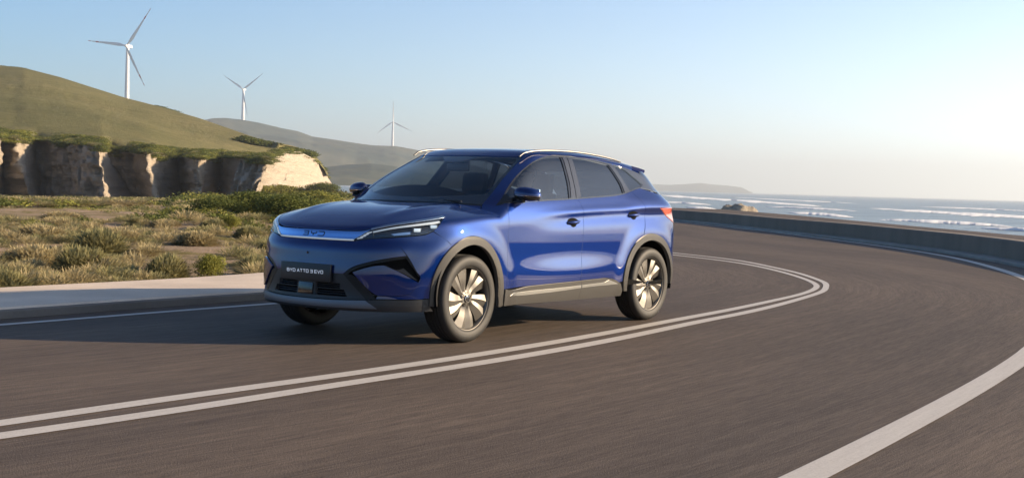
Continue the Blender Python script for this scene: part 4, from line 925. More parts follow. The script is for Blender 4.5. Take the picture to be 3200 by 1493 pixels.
def line_paint():
    m_, t, b, o = nmat('road_paint'); uv = t.nodes.new('ShaderNodeTexCoord').outputs['UV']
    n = noise_node(t, mapping(t, uv, (1.5, 30, 1)), 1, 5, .7); g = noise_node(t, geo(t), 60, 4, .8)
    c = mixc(t, .5, ramp(t, n, [(.3, (.38, .36, .33)), (.7, (.56, .53, .49))]), ramp(t, g, [(.25, (.27, .25, .23)), (.5, (.56, .53, .49))]))
    t.links.new(c, b.inputs['Base Color']); b.inputs['Roughness'].default_value = .6; bump(t, b, g, .5, .003); return m_
M['line'] = line_paint()
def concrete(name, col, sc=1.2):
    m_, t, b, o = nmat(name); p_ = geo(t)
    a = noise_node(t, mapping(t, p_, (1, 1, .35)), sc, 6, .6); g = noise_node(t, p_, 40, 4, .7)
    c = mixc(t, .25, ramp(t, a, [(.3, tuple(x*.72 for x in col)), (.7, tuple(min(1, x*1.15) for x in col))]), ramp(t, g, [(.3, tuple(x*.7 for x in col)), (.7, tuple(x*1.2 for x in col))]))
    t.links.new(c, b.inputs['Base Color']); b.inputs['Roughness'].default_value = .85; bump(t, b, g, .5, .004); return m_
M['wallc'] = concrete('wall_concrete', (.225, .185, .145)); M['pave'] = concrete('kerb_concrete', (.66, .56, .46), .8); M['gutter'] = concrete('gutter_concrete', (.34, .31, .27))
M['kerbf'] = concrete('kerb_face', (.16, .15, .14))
def land():
    m_, t, b, o = nmat('scrub_ground'); p_ = geo(t)
    a = noise_node(t, p_, .22, 6, .6); g = noise_node(t, p_, 1.6, 8, .7); f = noise_node(t, p_, 14, 6, .75)
    sand = ramp(t, f, [(.3, (.26, .185, .125)), (.7, (.47, .36, .26))]); grass = ramp(t, f, [(.25, (.085, .075, .025)), (.5, (.17, .145, .05)), (.75, (.30, .235, .10))])
    k = mixc(t, .5, a, g); k2 = ramp(t, k, [(.47, (0, 0, 0)), (.56, (1, 1, 1))])
    c = mixc(t, k2, sand, grass)
    t.links.new(c, b.inputs['Base Color']); b.inputs['Roughness'].default_value = .95; b.inputs['Specular IOR Level'].default_value = .1
    bump(t, b, mixc(t, .5, g, f), 1, .12); return m_
M['land'] = land()
def hillm():
    m_, t, b, o = nmat('hill_grass'); p_ = geo(t)
    a = noise_node(t, p_, .018, 6, .6); g = noise_node(t, p_, .22, 8, .7); f = noise_node(t, p_, 1.4, 6, .75)
    c0 = ramp(t, a, [(.35, (.105, .110, .048)), (.5, (.155, .150, .068)), (.65, (.21, .185, .095))])
    c1 = mixc(t, .45, c0, ramp(t, g, [(.35, (.085, .095, .038)), (.65, (.25, .215, .11))]))
    c1 = mixc(t, .45, c1, ramp(t, noise_node(t, mapping(t, p_, (.02, .006, .05)), 1, 5, .6), [(.38, (.55, .62, .5)), (.6, (1.3, 1.2, 1.15))]), 'MULTIPLY')
    c = mixc(t, .35, c1, ramp(t, f, [(.35, (.07, .08, .03)), (.6, (.26, .23, .12))]))
    t.links.new(c, b.inputs['Base Color']); b.inputs['Roughness'].default_value = 1; b.inputs['Specular IOR Level'].default_value = .05
    bump(t, b, mixc(t, .5, g, f), 1, .8); return m_
M['hill'] = hillm()
def cliffm():
    m_, t, b, o = nmat('cliff_rock'); p_ = geo(t)
    st_ = noise_node(t, mapping(t, p_, (.06, .06, 1.5)), 1, 8, .7, .3); g = noise_node(t, p_, .6, 8, .7); f = noise_node(t, mapping(t, p_, (1, 1, 2.5)), 2.2, 6, .75)
    c0 = ramp(t, st_, [(.3, (.36, .31, .25)), (.5, (.54, .46, .36)), (.7, (.72, .61, .47))])
    c = mixc(t, .4, c0, ramp(t, g, [(.3, (.27, .235, .19)), (.7, (.60, .51, .40))])); c = mixc(t, .35, c, ramp(t, f, [(.3, (.20, .18, .155)), (.6, (.56, .49, .40))]))
    t.links.new(c, b.inputs['Base Color']); b.inputs['Roughness'].default_value = .95; b.inputs['Specular IOR Level'].default_value = .1
    bump(t, b, mixc(t, .5, st_, f), 1, .9); return m_
M['cliff'] = cliffm()
def farm():
    m_, t, b, o = nmat('far_hill'); p_ = geo(t)
    a = noise_node(t, p_, .0045, 6, .6); g = noise_node(t, p_, .03, 6, .7)
    c = mixc(t, .4, ramp(t, a, [(.42, (.025, .050, .050)), (.52, (.075, .090, .070)), (.65, (.155, .15, .11))]), ramp(t, g, [(.35, (.03, .05, .05)), (.65, (.14, .14, .10))]))
    t.links.new(c, b.inputs['Base Color']); b.inputs['Roughness'].default_value = 1; b.inputs['Specular IOR Level'].default_value = 0; return m_
M['far'] = farm()
def seam():
    m_, t, b, o = nmat('sea_water'); p_ = geo(t); th = math.atan2(RH.y, RH.x)
    q = mapping(t, p_, (.012, .10, 1), (0, 0, -th)); q2 = mapping(t, p_, (.15, .5, 1), (0, 0, -th))
    a = noise_node(t, q, 1, 6, .65, .4); g = noise_node(t, q2, 1, 5, .7)
    foam = ramp(t, mixc(t, .3, a, g), [(.68, (0, 0, 0)), (.74, (1, 1, 1))])
    c = mixc(t, foam, ramp(t, a, [(.35, (.17, .225, .255)), (.6, (.28, .345, .37))]), (.75, .78, .78))
    t.links.new(c, b.inputs['Base Color']); b.inputs['Roughness'].default_value = .35; b.inputs['IOR'].default_value = 1.33
    bump(t, b, mixc(t, .5, a, g), .8, 1.2); return m_
M['sea'] = seam()
M['foam'] = pbr('surf_foam', (.85, .87, .88), .8, var=.12, vscale=.2)
def leafm(name, lo, hi, tr=.25):
    m_, t, b, o = nmat(name); n = noise_node(t, geo(t), 9, 4, .7); oi = t.nodes.new('ShaderNodeNewGeometry').outputs['Random Per Island']
    c = mixc(t, .5, ramp(t, n, [(.3, lo), (.7, hi)]), ramp(t, oi, [(.0, lo), (1, hi)]))
    t.links.new(c, b.inputs['Base Color']); b.inputs['Roughness'].default_value = .75; b.inputs['Specular IOR Level'].default_value = .15
    tl = t.nodes.new('ShaderNodeBsdfTranslucent'); t.links.new(c, tl.inputs[0]); mx = t.nodes.new('ShaderNodeMixShader'); mx.inputs[0].default_value = tr
    t.links.new(b.outputs[0], mx.inputs[1]); t.links.new(tl.outputs[0], mx.inputs[2]); t.links.new(mx.outputs[0], o.inputs[0]); return m_
M['dry'] = leafm('dry_blades', (.26, .22, .11), (.60, .50, .29), .45); M['drygreen'] = leafm('dry_green_blades', (.17, .165, .075), (.42, .38, .19), .45)
M['leaf'] = leafm('green_leaves', (.045, .065, .016), (.20, .22, .06), .35); M['leafy'] = leafm('yellow_green_leaves', (.11, .13, .028), (.36, .34, .08), .35)
M['stem'] = pbr('woody_stem', (.10, .075, .05), .9)
M['turb'] = pbr('turbine_white', (.72, .72, .73), .4)
def bladem():
    m_, t, b, o = nmat('turbine_blade'); x = t.nodes.new('ShaderNodeSeparateXYZ'); t.links.new(objc(t), x.inputs[0])
    r_ = t.nodes.new('ShaderNodeValToRGB'); r_.color_ramp.interpolation = 'CONSTANT'; e = r_.color_ramp.elements
    e[0].position = 0; e[0].color = (.72, .72, .73, 1); e[1].position = .72; e[1].color = (.55, .05, .04, 1)
    for p_, c in ((.80, (.72, .72, .73)), (.93, (.55, .05, .04))): q = e.new(p_); q.color = (*c, 1)
    k = t.nodes.new('ShaderNodeMath'); k.operation = 'DIVIDE'; k.inputs[1].default_value = 60; t.links.new(x.outputs[2], k.inputs[0]); t.links.new(k.outputs[0], r_.inputs[0])
    t.links.new(r_.outputs[0], b.inputs['Base Color']); b.inputs['Roughness'].default_value = .4; return m_
M['bladered'] = bladem()
# ---- road
def resample(pts, step):
    P = np.array(pts, float); d = np.r_[0, np.cumsum(np.linalg.norm(np.diff(P, axis=0), axis=1))]
    fx, fy = spl(d, P[:, 0]), spl(d, P[:, 1]); n = int(d[-1]/step); t = np.linspace(0, d[-1], n+1); return np.stack([fx(t), fy(t)], -1), t
CENTRE = [(60, 7), (40, 4.0), (22, 2.2), (10, 1.62), (4.3, 1.59), (2, 1.59), (.9, 1.56), (-1.2, 1.42), (-3.1, 1.19), (-5.5, .90), (-6.9, .64), (-7.85, .41), (-8.63, .11), (-9.13, -.14), (-9.95, -.65), (-11, -1.40), (-12.0, -2.27), (-13.25, -3.62), (-14.25, -5.32), (-16.3, -8.2), (-20, -12.2), (-26, -17), (-35, -24.5), (-48, -35), (-64, -49)]
cen, arc = resample(CENTRE, .35)
def offs(P, w):
    t = np.gradient(P, axis=0); t /= np.linalg.norm(t, axis=1, keepdims=True); n = np.stack([t[:, 1], -t[:, 0]], -1)  # left of travel is outside? (+ = outer side)
    return P+n*w
def strip(name, P, t, w0, w1, z, mat, cols=1, uvoff=0):
    A = [offs(P, w0+(w1-w0)*j/cols) for j in range(cols+1)]; V = []; UV = []; F_ = []
    for i in range(len(P)):
        for j in range(cols+1): V.append((A[j][i][0], A[j][i][1], z)); UV.append((t[i], w0+(w1-w0)*j/cols+uvoff))
    m_ = cols+1
    for i in range(len(P)-1):
        for j in range(cols): F_.append((i*m_+j, i*m_+j+1, (i+1)*m_+j+1, (i+1)*m_+j))
    o = mesh_obj(name, V, F_, mat, uvs=UV)
    bm = bmesh.new(); bm.from_mesh(o.data); bmesh.ops.recalc_face_normals(bm, faces=bm.faces)
    if sum(f.normal.z for f in bm.faces) < 0: bmesh.ops.reverse_faces(bm, faces=bm.faces)
    bm.to_mesh(o.data); bm.free(); return o
sg = 1 if offs(cen, 1)[40][1] > cen[40][1] else -1      # + side must be the sea side (+y)
cs_, as_ = resample(CENTRE, 1.0)
ro = strip('road', cs_, as_, -4.6*sg, 17*sg, 0, M['asphalt'], 12); tag(ro, kind='structure')
def line_strip(name, P, wf, z):
    P_, t_ = resample(P, .3); w_ = np.array([wf(x) for x in P_[:, 0]])[:, None]; t = np.gradient(P_, axis=0); t /= np.linalg.norm(t, axis=1, keepdims=True); n = np.stack([t[:, 1], -t[:, 0]], -1)
    A, B = P_+n*w_/2, P_-n*w_/2; V = []; UV = []
    for i in range(len(P_)): V += [(A[i][0], A[i][1], z), (B[i][0], B[i][1], z)]; UV += [(t_[i], 0), (t_[i], .14)]
    o = mesh_obj(name, V, [(2*i, 2*i+1, 2*i+3, 2*i+2) for i in range(len(P_)-1)], M['line'], uvs=UV)
    bm = bmesh.new(); bm.from_mesh(o.data); bmesh.ops.recalc_face_normals(bm, faces=bm.faces)
    if sum(f.normal.z for f in bm.faces) < 0: bmesh.ops.reverse_faces(bm, faces=bm.faces)
    bm.to_mesh(o.data); bm.free(); return tag(o, kind='structure')
wfun = lambda x: float(np.interp(x, [-30, -14, -11, -8.5, -6, -3, 0], [.13, .12, .10, .078, .10, .125, .14]))
line_strip('centre_line', [(40, 3.6), (20, 1.9), (8, 1.47), (4.34, 1.455), (3.26, 1.435), (1.9, 1.44), (.86, 1.415), (-1.2, 1.27), (-3.0, 1.06), (-4.36, .90), (-5.95, .665), (-6.91, .505), (-7.81, .285), (-8.55, .02), (-9.07, -.25), (-9.88, -.78), (-10.98, -1.62), (-11.98, -2.50), (-12.96, -3.62), (-13.95, -5.3), (-16.2, -8.7), (-20, -12.9), (-26, -17.8), (-35, -25.3)], wfun, .004)
line_strip('centre_line', [(40, 3.95), (20, 2.25), (8, 1.77), (4.5, 1.735), (3.5, 1.745), (2.2, 1.71), (1.2, 1.695), (-1.2, 1.53), (-3.21, 1.27), (-3.67, 1.22), (-5.14, 1.01), (-6.81, .68), (-7.81, .43), (-8.6, .13), (-9.2, -.14), (-10.03, -.66), (-11.02, -1.38), (-12.02, -2.25), (-13.66, -3.95), (-14.6, -5.6), (-16.6, -8.3), (-20.3, -12.4), (-26.3, -17.3), (-35.3, -24.8)], wfun, .004)
OUT = [(-60, -47), (-45, -28), (-37, -18.36), (-34.06, -14.91), (-29.65, -10.45), (-25.68, -6.78), (-22.19, -3.80), (-19.45, -1.81), (-16.51, -.13), (-13.48, 1.33), (-10, 2.62), (-6.5, 3.55), (-3.28, 4.22), (-1.1, 4.52), (.2, 4.66), (1.6, 4.79), (2.7, 4.88), (6, 5.05), (14, 5.6), (30, 7.5)]
op, oa = resample(OUT, .5); o = strip('edge_line', op, oa, -.085, .085, .004, M['line']); tag(o, kind='structure')
# kerb, raised verge and the inner edge line follow the inside of the bend
KERB = [(45, -1.2), (25, -2.2), (12, -2.62), (4, -2.68), (1.8, -2.68), (0, -2.74), (-1.3, -2.76), (-3, -2.95), (-5, -3.4), (-7, -4.25), (-9, -5.7), (-12, -8.4), (-16, -12), (-22, -17), (-31, -24), (-45, -35), (-62, -48)]
kp, ka = resample(KERB, .5)
il = strip('edge_line', kp, ka, .36*sg, .46*sg, .004, M['line']); tag(il, kind='structure')
def sweep(name, P, prof, mat, t=None):
    V = []; F_ = []; UV = []
    for w_, z_ in prof:
        A = offs(P, w_); V.append([(a[0], a[1], z_) for a in A])
    n = len(P); k = len(prof); VV = [V[j][i] for i in range(n) for j in range(k)]
    for i in range(n-1):
        for j in range(k-1): F_.append((i*k+j, i*k+j+1, (i+1)*k+j+1, (i+1)*k+j))
    F_ += [tuple(range(k)), tuple((n-1)*k+j for j in reversed(range(k)))]
    o = mesh_obj(name, VV, F_, mat); bm = bmesh.new(); bm.from_mesh(o.data); bmesh.ops.recalc_face_normals(bm, faces=bm.faces); bm.to_mesh(o.data); bm.free(); return o
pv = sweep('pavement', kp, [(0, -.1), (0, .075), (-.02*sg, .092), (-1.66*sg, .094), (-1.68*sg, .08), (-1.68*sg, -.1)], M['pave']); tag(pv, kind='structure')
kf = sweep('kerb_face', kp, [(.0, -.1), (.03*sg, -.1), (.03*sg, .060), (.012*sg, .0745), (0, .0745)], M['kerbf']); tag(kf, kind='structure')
# sea wall along the outside
WALL = [(-62, -49.5), (-48, -31), (-39.26, -19.71), (-34.94, -14.75), (-30.87, -11.02), (-27.50, -7.53), (-24.09, -4.49), (-21.17, -2.04), (-18.06, .06), (-14.5, 2.2), (-9, 5.2), (-2, 8.3), (6, 10.6), (20, 12.6), (40, 15)]
wp_, wa = resample(WALL, .8)
so_ = 1 if offs(wp_, 1)[30][1] > wp_[30][1] else -1
wl_ = sweep('sea_wall', wp_, [(0, -.3), (0, .405), (.02*so_, .43), (.33*so_, .43), (.35*so_, .405), (.35*so_, -3)], M['wallc'])
tag(wl_, 'long low plain concrete wall between the bend and the sea', 'wall')
gt = sweep('gutter_kerb', wp_, [(-.42*so_, -.05), (-.42*so_, .045), (-.40*so_, .06), (-.003*so_, .06), (-.003*so_, -.05)], M['gutter']); tag(gt, kind='structure')
# ground beyond the wall falls to the water
sh_ = sweep('shore_slope', wp_, [(.33*so_, -.05), (2*so_, -.6), (9*so_, -3.2), (22*so_, -5.5), (40*so_, -9)], M['land']); tag(sh_, kind='structure')
# ---- land inside the bend
kpi = offs(kp, -1.60*sg)
def land_z(P):
    s_, t_ = st(P); x, y = P[0], P[1]
    d = np.min(np.hypot(kp[:, 0]-x, kp[:, 1]-y))-1.6; d = max(0, d)
    z = -.0135*max(0, t_-13); z += .10*fbm((x*.35, y*.35, 3), 4)*min(1, d/2)+.35*fbm((x*.06, y*.06, 8), 3)*min(1, d/12)
    # the land rises a little towards the scrubby knoll on the right
    k = math.exp(-((s_+6.5)/5)**2-((t_-52)/16)**2)*.9; return z+k*min(1, d/6)+.03
def inside(P):   # on the inner side of the kerb?
    i = int(np.argmin(np.hypot(kp[:, 0]-P[0], kp[:, 1]-P[1]))); i = max(1, min(len(kp)-2, i)); t_ = kp[i+1]-kp[i-1]; n = np.array([t_[1], -t_[0]])*(-sg); return (np.array(P[:2])-kp[i])@n > 0
V = []; nx = 120; sv = np.linspace(0, 1, nx)
D_ = np.r_[0, .25, np.cumsum(.3*1.055**np.arange(76))+.25]
ci = [i for i in range(0, len(kp), 3) if True]
kk = kp[ci]; nrm = (offs(kp, -1.0*sg)-kp)[ci]
# fan of rows: start on the back of the verge, walk away along a fixed ground direction so rows never cross
GD = np.array([-.25, -.97]); GD /= np.linalg.norm(GD)
gx0, gx1 = -70, 70
rows = []; xs_ = np.unique(np.r_[np.arange(-60, -14, 2.5), np.arange(-14, 16, .45), np.arange(16, 46, 2.5)])
fy = [np.interp(x, (offs(kp, -1.60*sg))[::-1, 0], (offs(kp, -1.60*sg))[::-1, 1]) for x in xs_]
LV = []; LF = []
for j, d in enumerate(D_):
    for x, y in zip(xs_, fy):
        px_, py_ = x, y-d
        z = land_z((px_, py_, 0)) if j else .03
        LV.append((px_, py_, z-.0*d))
nn_ = len(xs_)
for j in range(len(D_)-1):
    for i in range(nn_-1): LF.append((j*nn_+i, j*nn_+i+1, (j+1)*nn_+i+1, (j+1)*nn_+i))
ld_ = mesh_obj('ground', LV, LF, M['land'], smooth=True); tag(ld_, kind='structure')
def px2(x, y): return x*1.2422, y*1.2422
# land between the near strip and the cliff, seen from the camera
def gz(t): return -.0135*max(0, t-13)+.03
GVv = []; GFf = []; ts_ = np.geomspace(40, 240, 60); pxs = np.linspace(-3200, 1250, 170)
for t_ in ts_:
    for x in pxs:
        P = at(x, 700, t_); P.z = gz(t_)-.25+.5*fbm((P.x*.03, P.y*.03, 5), 4)*min(1, t_/120)
        GVv.append(P)
n_ = len(pxs)
for j in range(len(ts_)-1):
    for i in range(n_-1): GFf.append((j*n_+i, j*n_+i+1, (j+1)*n_+i+1, (j+1)*n_+i))
gm = mesh_obj('terrain', GVv, GFf, M['land'], smooth=True); tag(gm, kind='structure')
# ---- cliff (columns: px at top, px at foot, distance, y of the top edge, y of the foot; 2576-wide picture pixels)
CL = [(-1700, -1700, 225, 300, 500), (-1500, -1490, 240, 303, 500), (-1380, -1400, 212, 306, 500), (-1250, -1230, 228, 308, 500), (-1120, -1130, 204, 310, 500), (-980, -960, 226, 312, 500), (-860, -870, 200, 313, 500), (-720, -700, 222, 315, 500), (-600, -610, 202, 316, 500), (-500, -480, 222, 317, 500), (-420, -430, 205, 318, 500), (-300, -300, 212, 322, 500), (-200, -195, 198, 326, 500), (-120, -110, 214, 330, 500), (-60, -40, 199, 335, 501), (-8, -14, 192, 338, 500), (14, 8, 214, 340, 500), (36, 84, 204, 343, 501), (92, 106, 230, 346, 502), (256, 264, 196, 362, 508), (274, 350, 236, 366, 508), (330, 366, 232, 372, 507), (378, 392, 202, 377, 505), (452, 462, 242, 387, 500), (484, 492, 206, 390, 497), (508, 506, 204, 391, 495), (550, 556, 238, 392, 490), (600, 585, 206, 391, 486), (676, 640, 196, 392, 480), (690, 662, 240, 386, 478), (708, 690, 268, 381, 476), (755, 745, 312, 382, 471), (796, 806, 352, 403, 466), (816, 828, 400, 427, 463), (826, 838, 480, 452, 462)]
CLa = np.array(CL, float); ku = np.r_[0, np.cumsum(np.maximum(4, np.abs(np.diff(CLa[:, 0]))))]
nu, nv = 760, 46; us = np.linspace(0, ku[-1], nu)
col = [np.interp(us, ku, CLa[:, k]) for k in range(5)]
CV = []; CF = []
for j in range(nv+1):
    v = j/nv
    for i in range(nu):
        # the lit ribs swing sideways between top and foot
        e = v**1.4
        px_ = col[0][i]*(1-e)+col[1][i]*e; py_ = col[3][i]*(1-v)+(col[4][i]+6)*v; t_ = col[2][i]-6*v
        P = at(*px2(px_, py_), t_)
        q = Vector((us[i]*.09, P.z*.5, 1.3)); ledge = .5*math.sin(P.z*3.1+2*fbm((us[i]*.03, P.z*.4, 2), 2))
        blk = noise.cell_vector(Vector((us[i]*.11+.6*fbm((us[i]*.07, P.z*.3, 2), 3), P.z*.42, 3)))[0]+.6*noise.cell_vector(Vector((us[i]*.3, P.z*.9+.5*fbm((us[i]*.2, P.z, 1), 2), 7)))[1]
        dsp = 1.3*(blk-.8)+2.3*fbm((us[i]*.05, P.z*.13, 4), 5)+1.5*abs(fbm((us[i]*.16, P.z*.25, 14), 4))+.7*fbm((us[i]*.3, P.z*1.2, 9), 4)+.45*ledge
        env = min(1, j/2)*(2.0 if px_ > 690 else 1)
        P = P+FH*(-dsp*env); CV.append(P)
for j in range(nv):
    for i in range(nu-1): CF.append((j*nu+i, j*nu+i+1, (j+1)*nu+i+1, (j+1)*nu+i))
cf_ = mesh_obj('cliff', CV, CF, M['cliff'], smooth=True); tag(cf_, kind='structure')
# ---- hill above the cliff, running back to its skyline and on behind it
SKY = [(-1700, 60), (-1200, 40), (-800, 62), (-420, 110), (-200, 128), (0, 165), (60, 171), (150, 194), (200, 210), (314, 246), (400, 268), (500, 297), (560, 318), (640, 346), (690, 358), (740, 368), (775, 381), (800, 402), (818, 428), (830, 452)]
SK = np.array(SKY, float); HV = []; HF = []; nw = 60
top_px = col[0]; sky_y = np.interp(top_px, SK[:, 0], SK[:, 1]); rt_ = np.interp(top_px, [-1700, -420, 0, 400, 700, 780, 830], [620, 520, 470, 400, 330, 345, 490])
t_s = np.convolve(np.pad(col[2], 130, mode='edge'), np.ones(261)/261, 'valid'); y_s = np.convolve(np.pad(col[3], 10, mode='edge'), np.ones(21)/21, 'valid')
step = 2; idx = list(range(0, nu, step)); hn = len(idx)
for j in range(nw+1):
    w_ = j/nw
    for i in idx:
        t0 = col[2][i]; y0 = col[3][i]; t1 = max(rt_[i], t0+6); y1 = min(sky_y[i], y0-1)
        if w_ <= .62:
            k = w_/.62; bl = min(1, k/.10); t0 = t0*(1-bl)+(t_s[i]+2)*bl; yy = y0+(y1-y0)*(1-(1-k)**1.5); tt = t0+(t1-t0)*k; P = at(*px2(top_px[i], yy), tt)
            tx = top_px[i]
            b_ = math.sin(math.pi*k); P.z += b_*(.5*fbm((P.x*.05, P.y*.05, 0), 4))+1.2*b_*fbm((P.x*.012, P.y*.012, 6), 3)
        else:
            k = (w_-.62)/.38; P0 = at(*px2(top_px[i], y1), t1); tt = t1+(2300-t1)*k**2.2*(1 if top_px[i] < 560 else .04)
            P = at(px2(top_px[i], 0)[0], 700, tt); zr = P0.z; P.z = zr+(tt-t1)*.006-3.5*k
        HV.append(P)
for j in range(nw):
    for i in range(hn-1): HF.append((j*hn+i, j*hn+i+1, (j+1)*hn+i+1, (j+1)*hn+i))
hl__ = mesh_obj('hill', HV, HF, M['hill'], smooth=True); tag(hl__, kind='structure')
# ---- far ridges across the bay
def ridge(name, sky_, t0, t1, foot, rough, seed):
    S_ = np.array(sky_, float); xs = np.linspace(S_[0, 0], S_[-1, 0], 170); V = []; F_ = []; nj = 34
    ys = np.interp(xs, S_[:, 0], S_[:, 1])
    for j in range(nj+1):
        k = j/nj
        for x, y in zip(xs, ys):
            T = np.interp(x, [xs[0], xs[-1]], [t0, t1]); T0 = T-foot
            if k < .8:
                q = k/.8; top = at(*px2(x, y), T); tt = T0+(T-T0)*q; P = at(px2(x, 0)[0], 700, tt)
                P.z = SEA_Z-1+(top.z-SEA_Z+1)*(q**.85)+rough*math.sin(math.pi*q)*fbm((P.x*.0035, P.y*.0035, seed), 5)+rough*.3*math.sin(math.pi*q)*abs(fbm((P.x*.012, P.y*.012, seed+3), 3))
            else:
                q = (k-.8)/.2; top = at(*px2(x, y), T); P = at(px2(x, 0)[0], 700, T+foot*.6*q); P.z = top.z-(top.z+10)*q**1.5
            V.append(P)
    n = len(xs)
    for j in range(nj):
        for i in range(n-1): F_.append((j*n+i, j*n+i+1, (j+1)*n+i+1, (j+1)*n+i))
    o = mesh_obj(name, V, F_, M['far'], smooth=True); tag(o, kind='structure'); return o
ridge('far_hills', [(380, 345), (440, 322), (500, 303), (530, 297), (560, 296), (600, 300), (645, 308), (700, 321), (745, 330), (780, 343), (840, 352), (895, 361), (930, 365), (990, 367), (1030, 374), (1080, 384), (1140, 402), (1220, 425), (1320, 452), (1420, 466)], 2800, 3600, 900, 26, 1)
ridge('coastal_hills', [(640, 452), (700, 440), (760, 428), (822, 419), (870, 414), (930, 411), (990, 418), (1060, 432), (1140, 450), (1200, 461)], 1900, 2100, 420, 12, 5)
ridge('distant_headland', [(1500, 483), (1560, 473), (1610, 468), (1640, 463), (1680, 465), (1720, 463), (1760, 460), (1790, 464), (1830, 467), (1862, 471), (1876, 478), (1890, 485)], 8200, 8600, 900, 12, 9)
# ---- sea
sv_ = []; sf_ = []; rr_s = np.r_[0, np.geomspace(60, 12000, 40)]; na = 120
for r_ in rr_s:
    for k in range(na): a = 2*math.pi*k/na; sv_.append((CP.x+r_*math.cos(a), CP.y+r_*math.sin(a), SEA_Z))
for j in range(len(rr_s)-1):
    for k in range(na): sf_.append((j*na+k, j*na+(k+1) % na, (j+1)*na+(k+1) % na, (j+1)*na+k))
sea = mesh_obj('sea', sv_, sf_, M['sea'], smooth=True); tag(sea, kind='structure')
bm = bmesh.new(); bm.from_mesh(sea.data); bmesh.ops.recalc_face_normals(bm, faces=bm.faces)
if sum(f.normal.z for f in bm.faces) < 0: bmesh.ops.reverse_faces(bm, faces=bm.faces)
bm.to_mesh(sea.data); bm.free()
random.seed(5)
def surf(points, thick):
    """a broken line of white water; points are (px, py) on the sea, thick in picture pixels"""
    V = []; F_ = []; P = np.array(points, float); d = np.r_[0, np.cumsum(np.linalg.norm(np.diff(P, axis=0), axis=1))]; n = int(d[-1]/3); sd_ = random.random()*50
    for i in range(n+1):
        q = d[-1]*i/n; x = np.interp(q, d, P[:, 0]); y = np.interp(q, d, P[:, 1]); e = math.sin(math.pi*i/n)**.6
        h_ = thick*e*(.75+.9*fbm((i*.05, sd_, 0), 4)); h_ = max(h_, .15)
        y += thick*.25*fbm((i*.03, sd_+9, 0), 3)
        a = at_z(x, y-h_/2, SEA_Z+.05); b = at_z(x, y+h_/2, SEA_Z+.05); c = (a+b)/2; c.z += .55*e
        V += [a, a*.35+c*.65, c, b]
    for i in range(n):
        for j in range(3): F_.append((i*4+j, i*4+j+1, (i+1)*4+j+1, (i+1)*4+j))
    return V, F_
mb = MB()
c5 = lambda x, y: (1950+x/2.0608, 500+y/2.0608)
for pts, th in (([c5(150, 222), c5(500, 245), c5(800, 265), c5(1280, 298)], 7), ([c5(200, 270), c5(400, 280), c5(560, 290)], 3), ([c5(400, 305), c5(600, 318)], 3), ([c5(1050, 338), c5(1250, 352), c5(1480, 370)], 4.5),
                ([c5(1580, 312), c5(1900, 330), c5(2250, 352), c5(2900, 385)], 10), ([c5(1640, 385), c5(2000, 402), c5(2500, 430)], 4), ([c5(700, 240), c5(1100, 262), c5(1500, 280)], 1.6), ([c5(1900, 300), c5(2700, 335)], 1.6), ([c5(900, 300), c5(1500, 330)], 1.2),
                ([(1040, 571), (1090, 575), (1180, 580)], 6), ([(1060, 581), (1150, 588)], 2.5), ([c5(2300, 440), c5(2800, 470)], 2)):
    mb.add(*surf(pts, th))
fo_ = mb.build('surf', M['foam'], smooth=True, angle=80); tag(fo_, kind='stuff'); tag(fo_, 'long white lines of breaking surf on the sea', 'surf')
# ---- rocks off the shore
def rock(px_, py_, t_, sx, sy, sz, seed, label):
    c = at(px_, py_, t_); bm = bmesh.new(); bmesh.ops.create_icosphere(bm, subdivisions=5, radius=1)
    for v in bm.verts:
        n = v.co.normalized(); f = 1+.32*fbm(n*1.3+Vector((seed, 0, 0)), 3)+.12*fbm(n*4+Vector((seed, 4, 0)), 4)+.05*abs(fbm(n*11+Vector((0, seed, 0)), 3))
        q = n*f; q.z = max(q.z, -.8); v.co = RH*q.x*sx+FH*q.y*sy+Vector((0, 0, q.z*sz))
    V = [v.co.copy() for v in bm.verts]; F_ = [[v.index for v in f.verts] for f in bm.faces]; bm.free()
    o = mesh_obj('rock', V, F_, M['cliff'], smooth=True); o.location = (c.x, c.y, c.z); return tag(o, label, 'rock')
rock(2300, 700, 150, 2.5, 2.0, 2.45, 2.2, 'craggy brown sea rock standing behind the low wall')
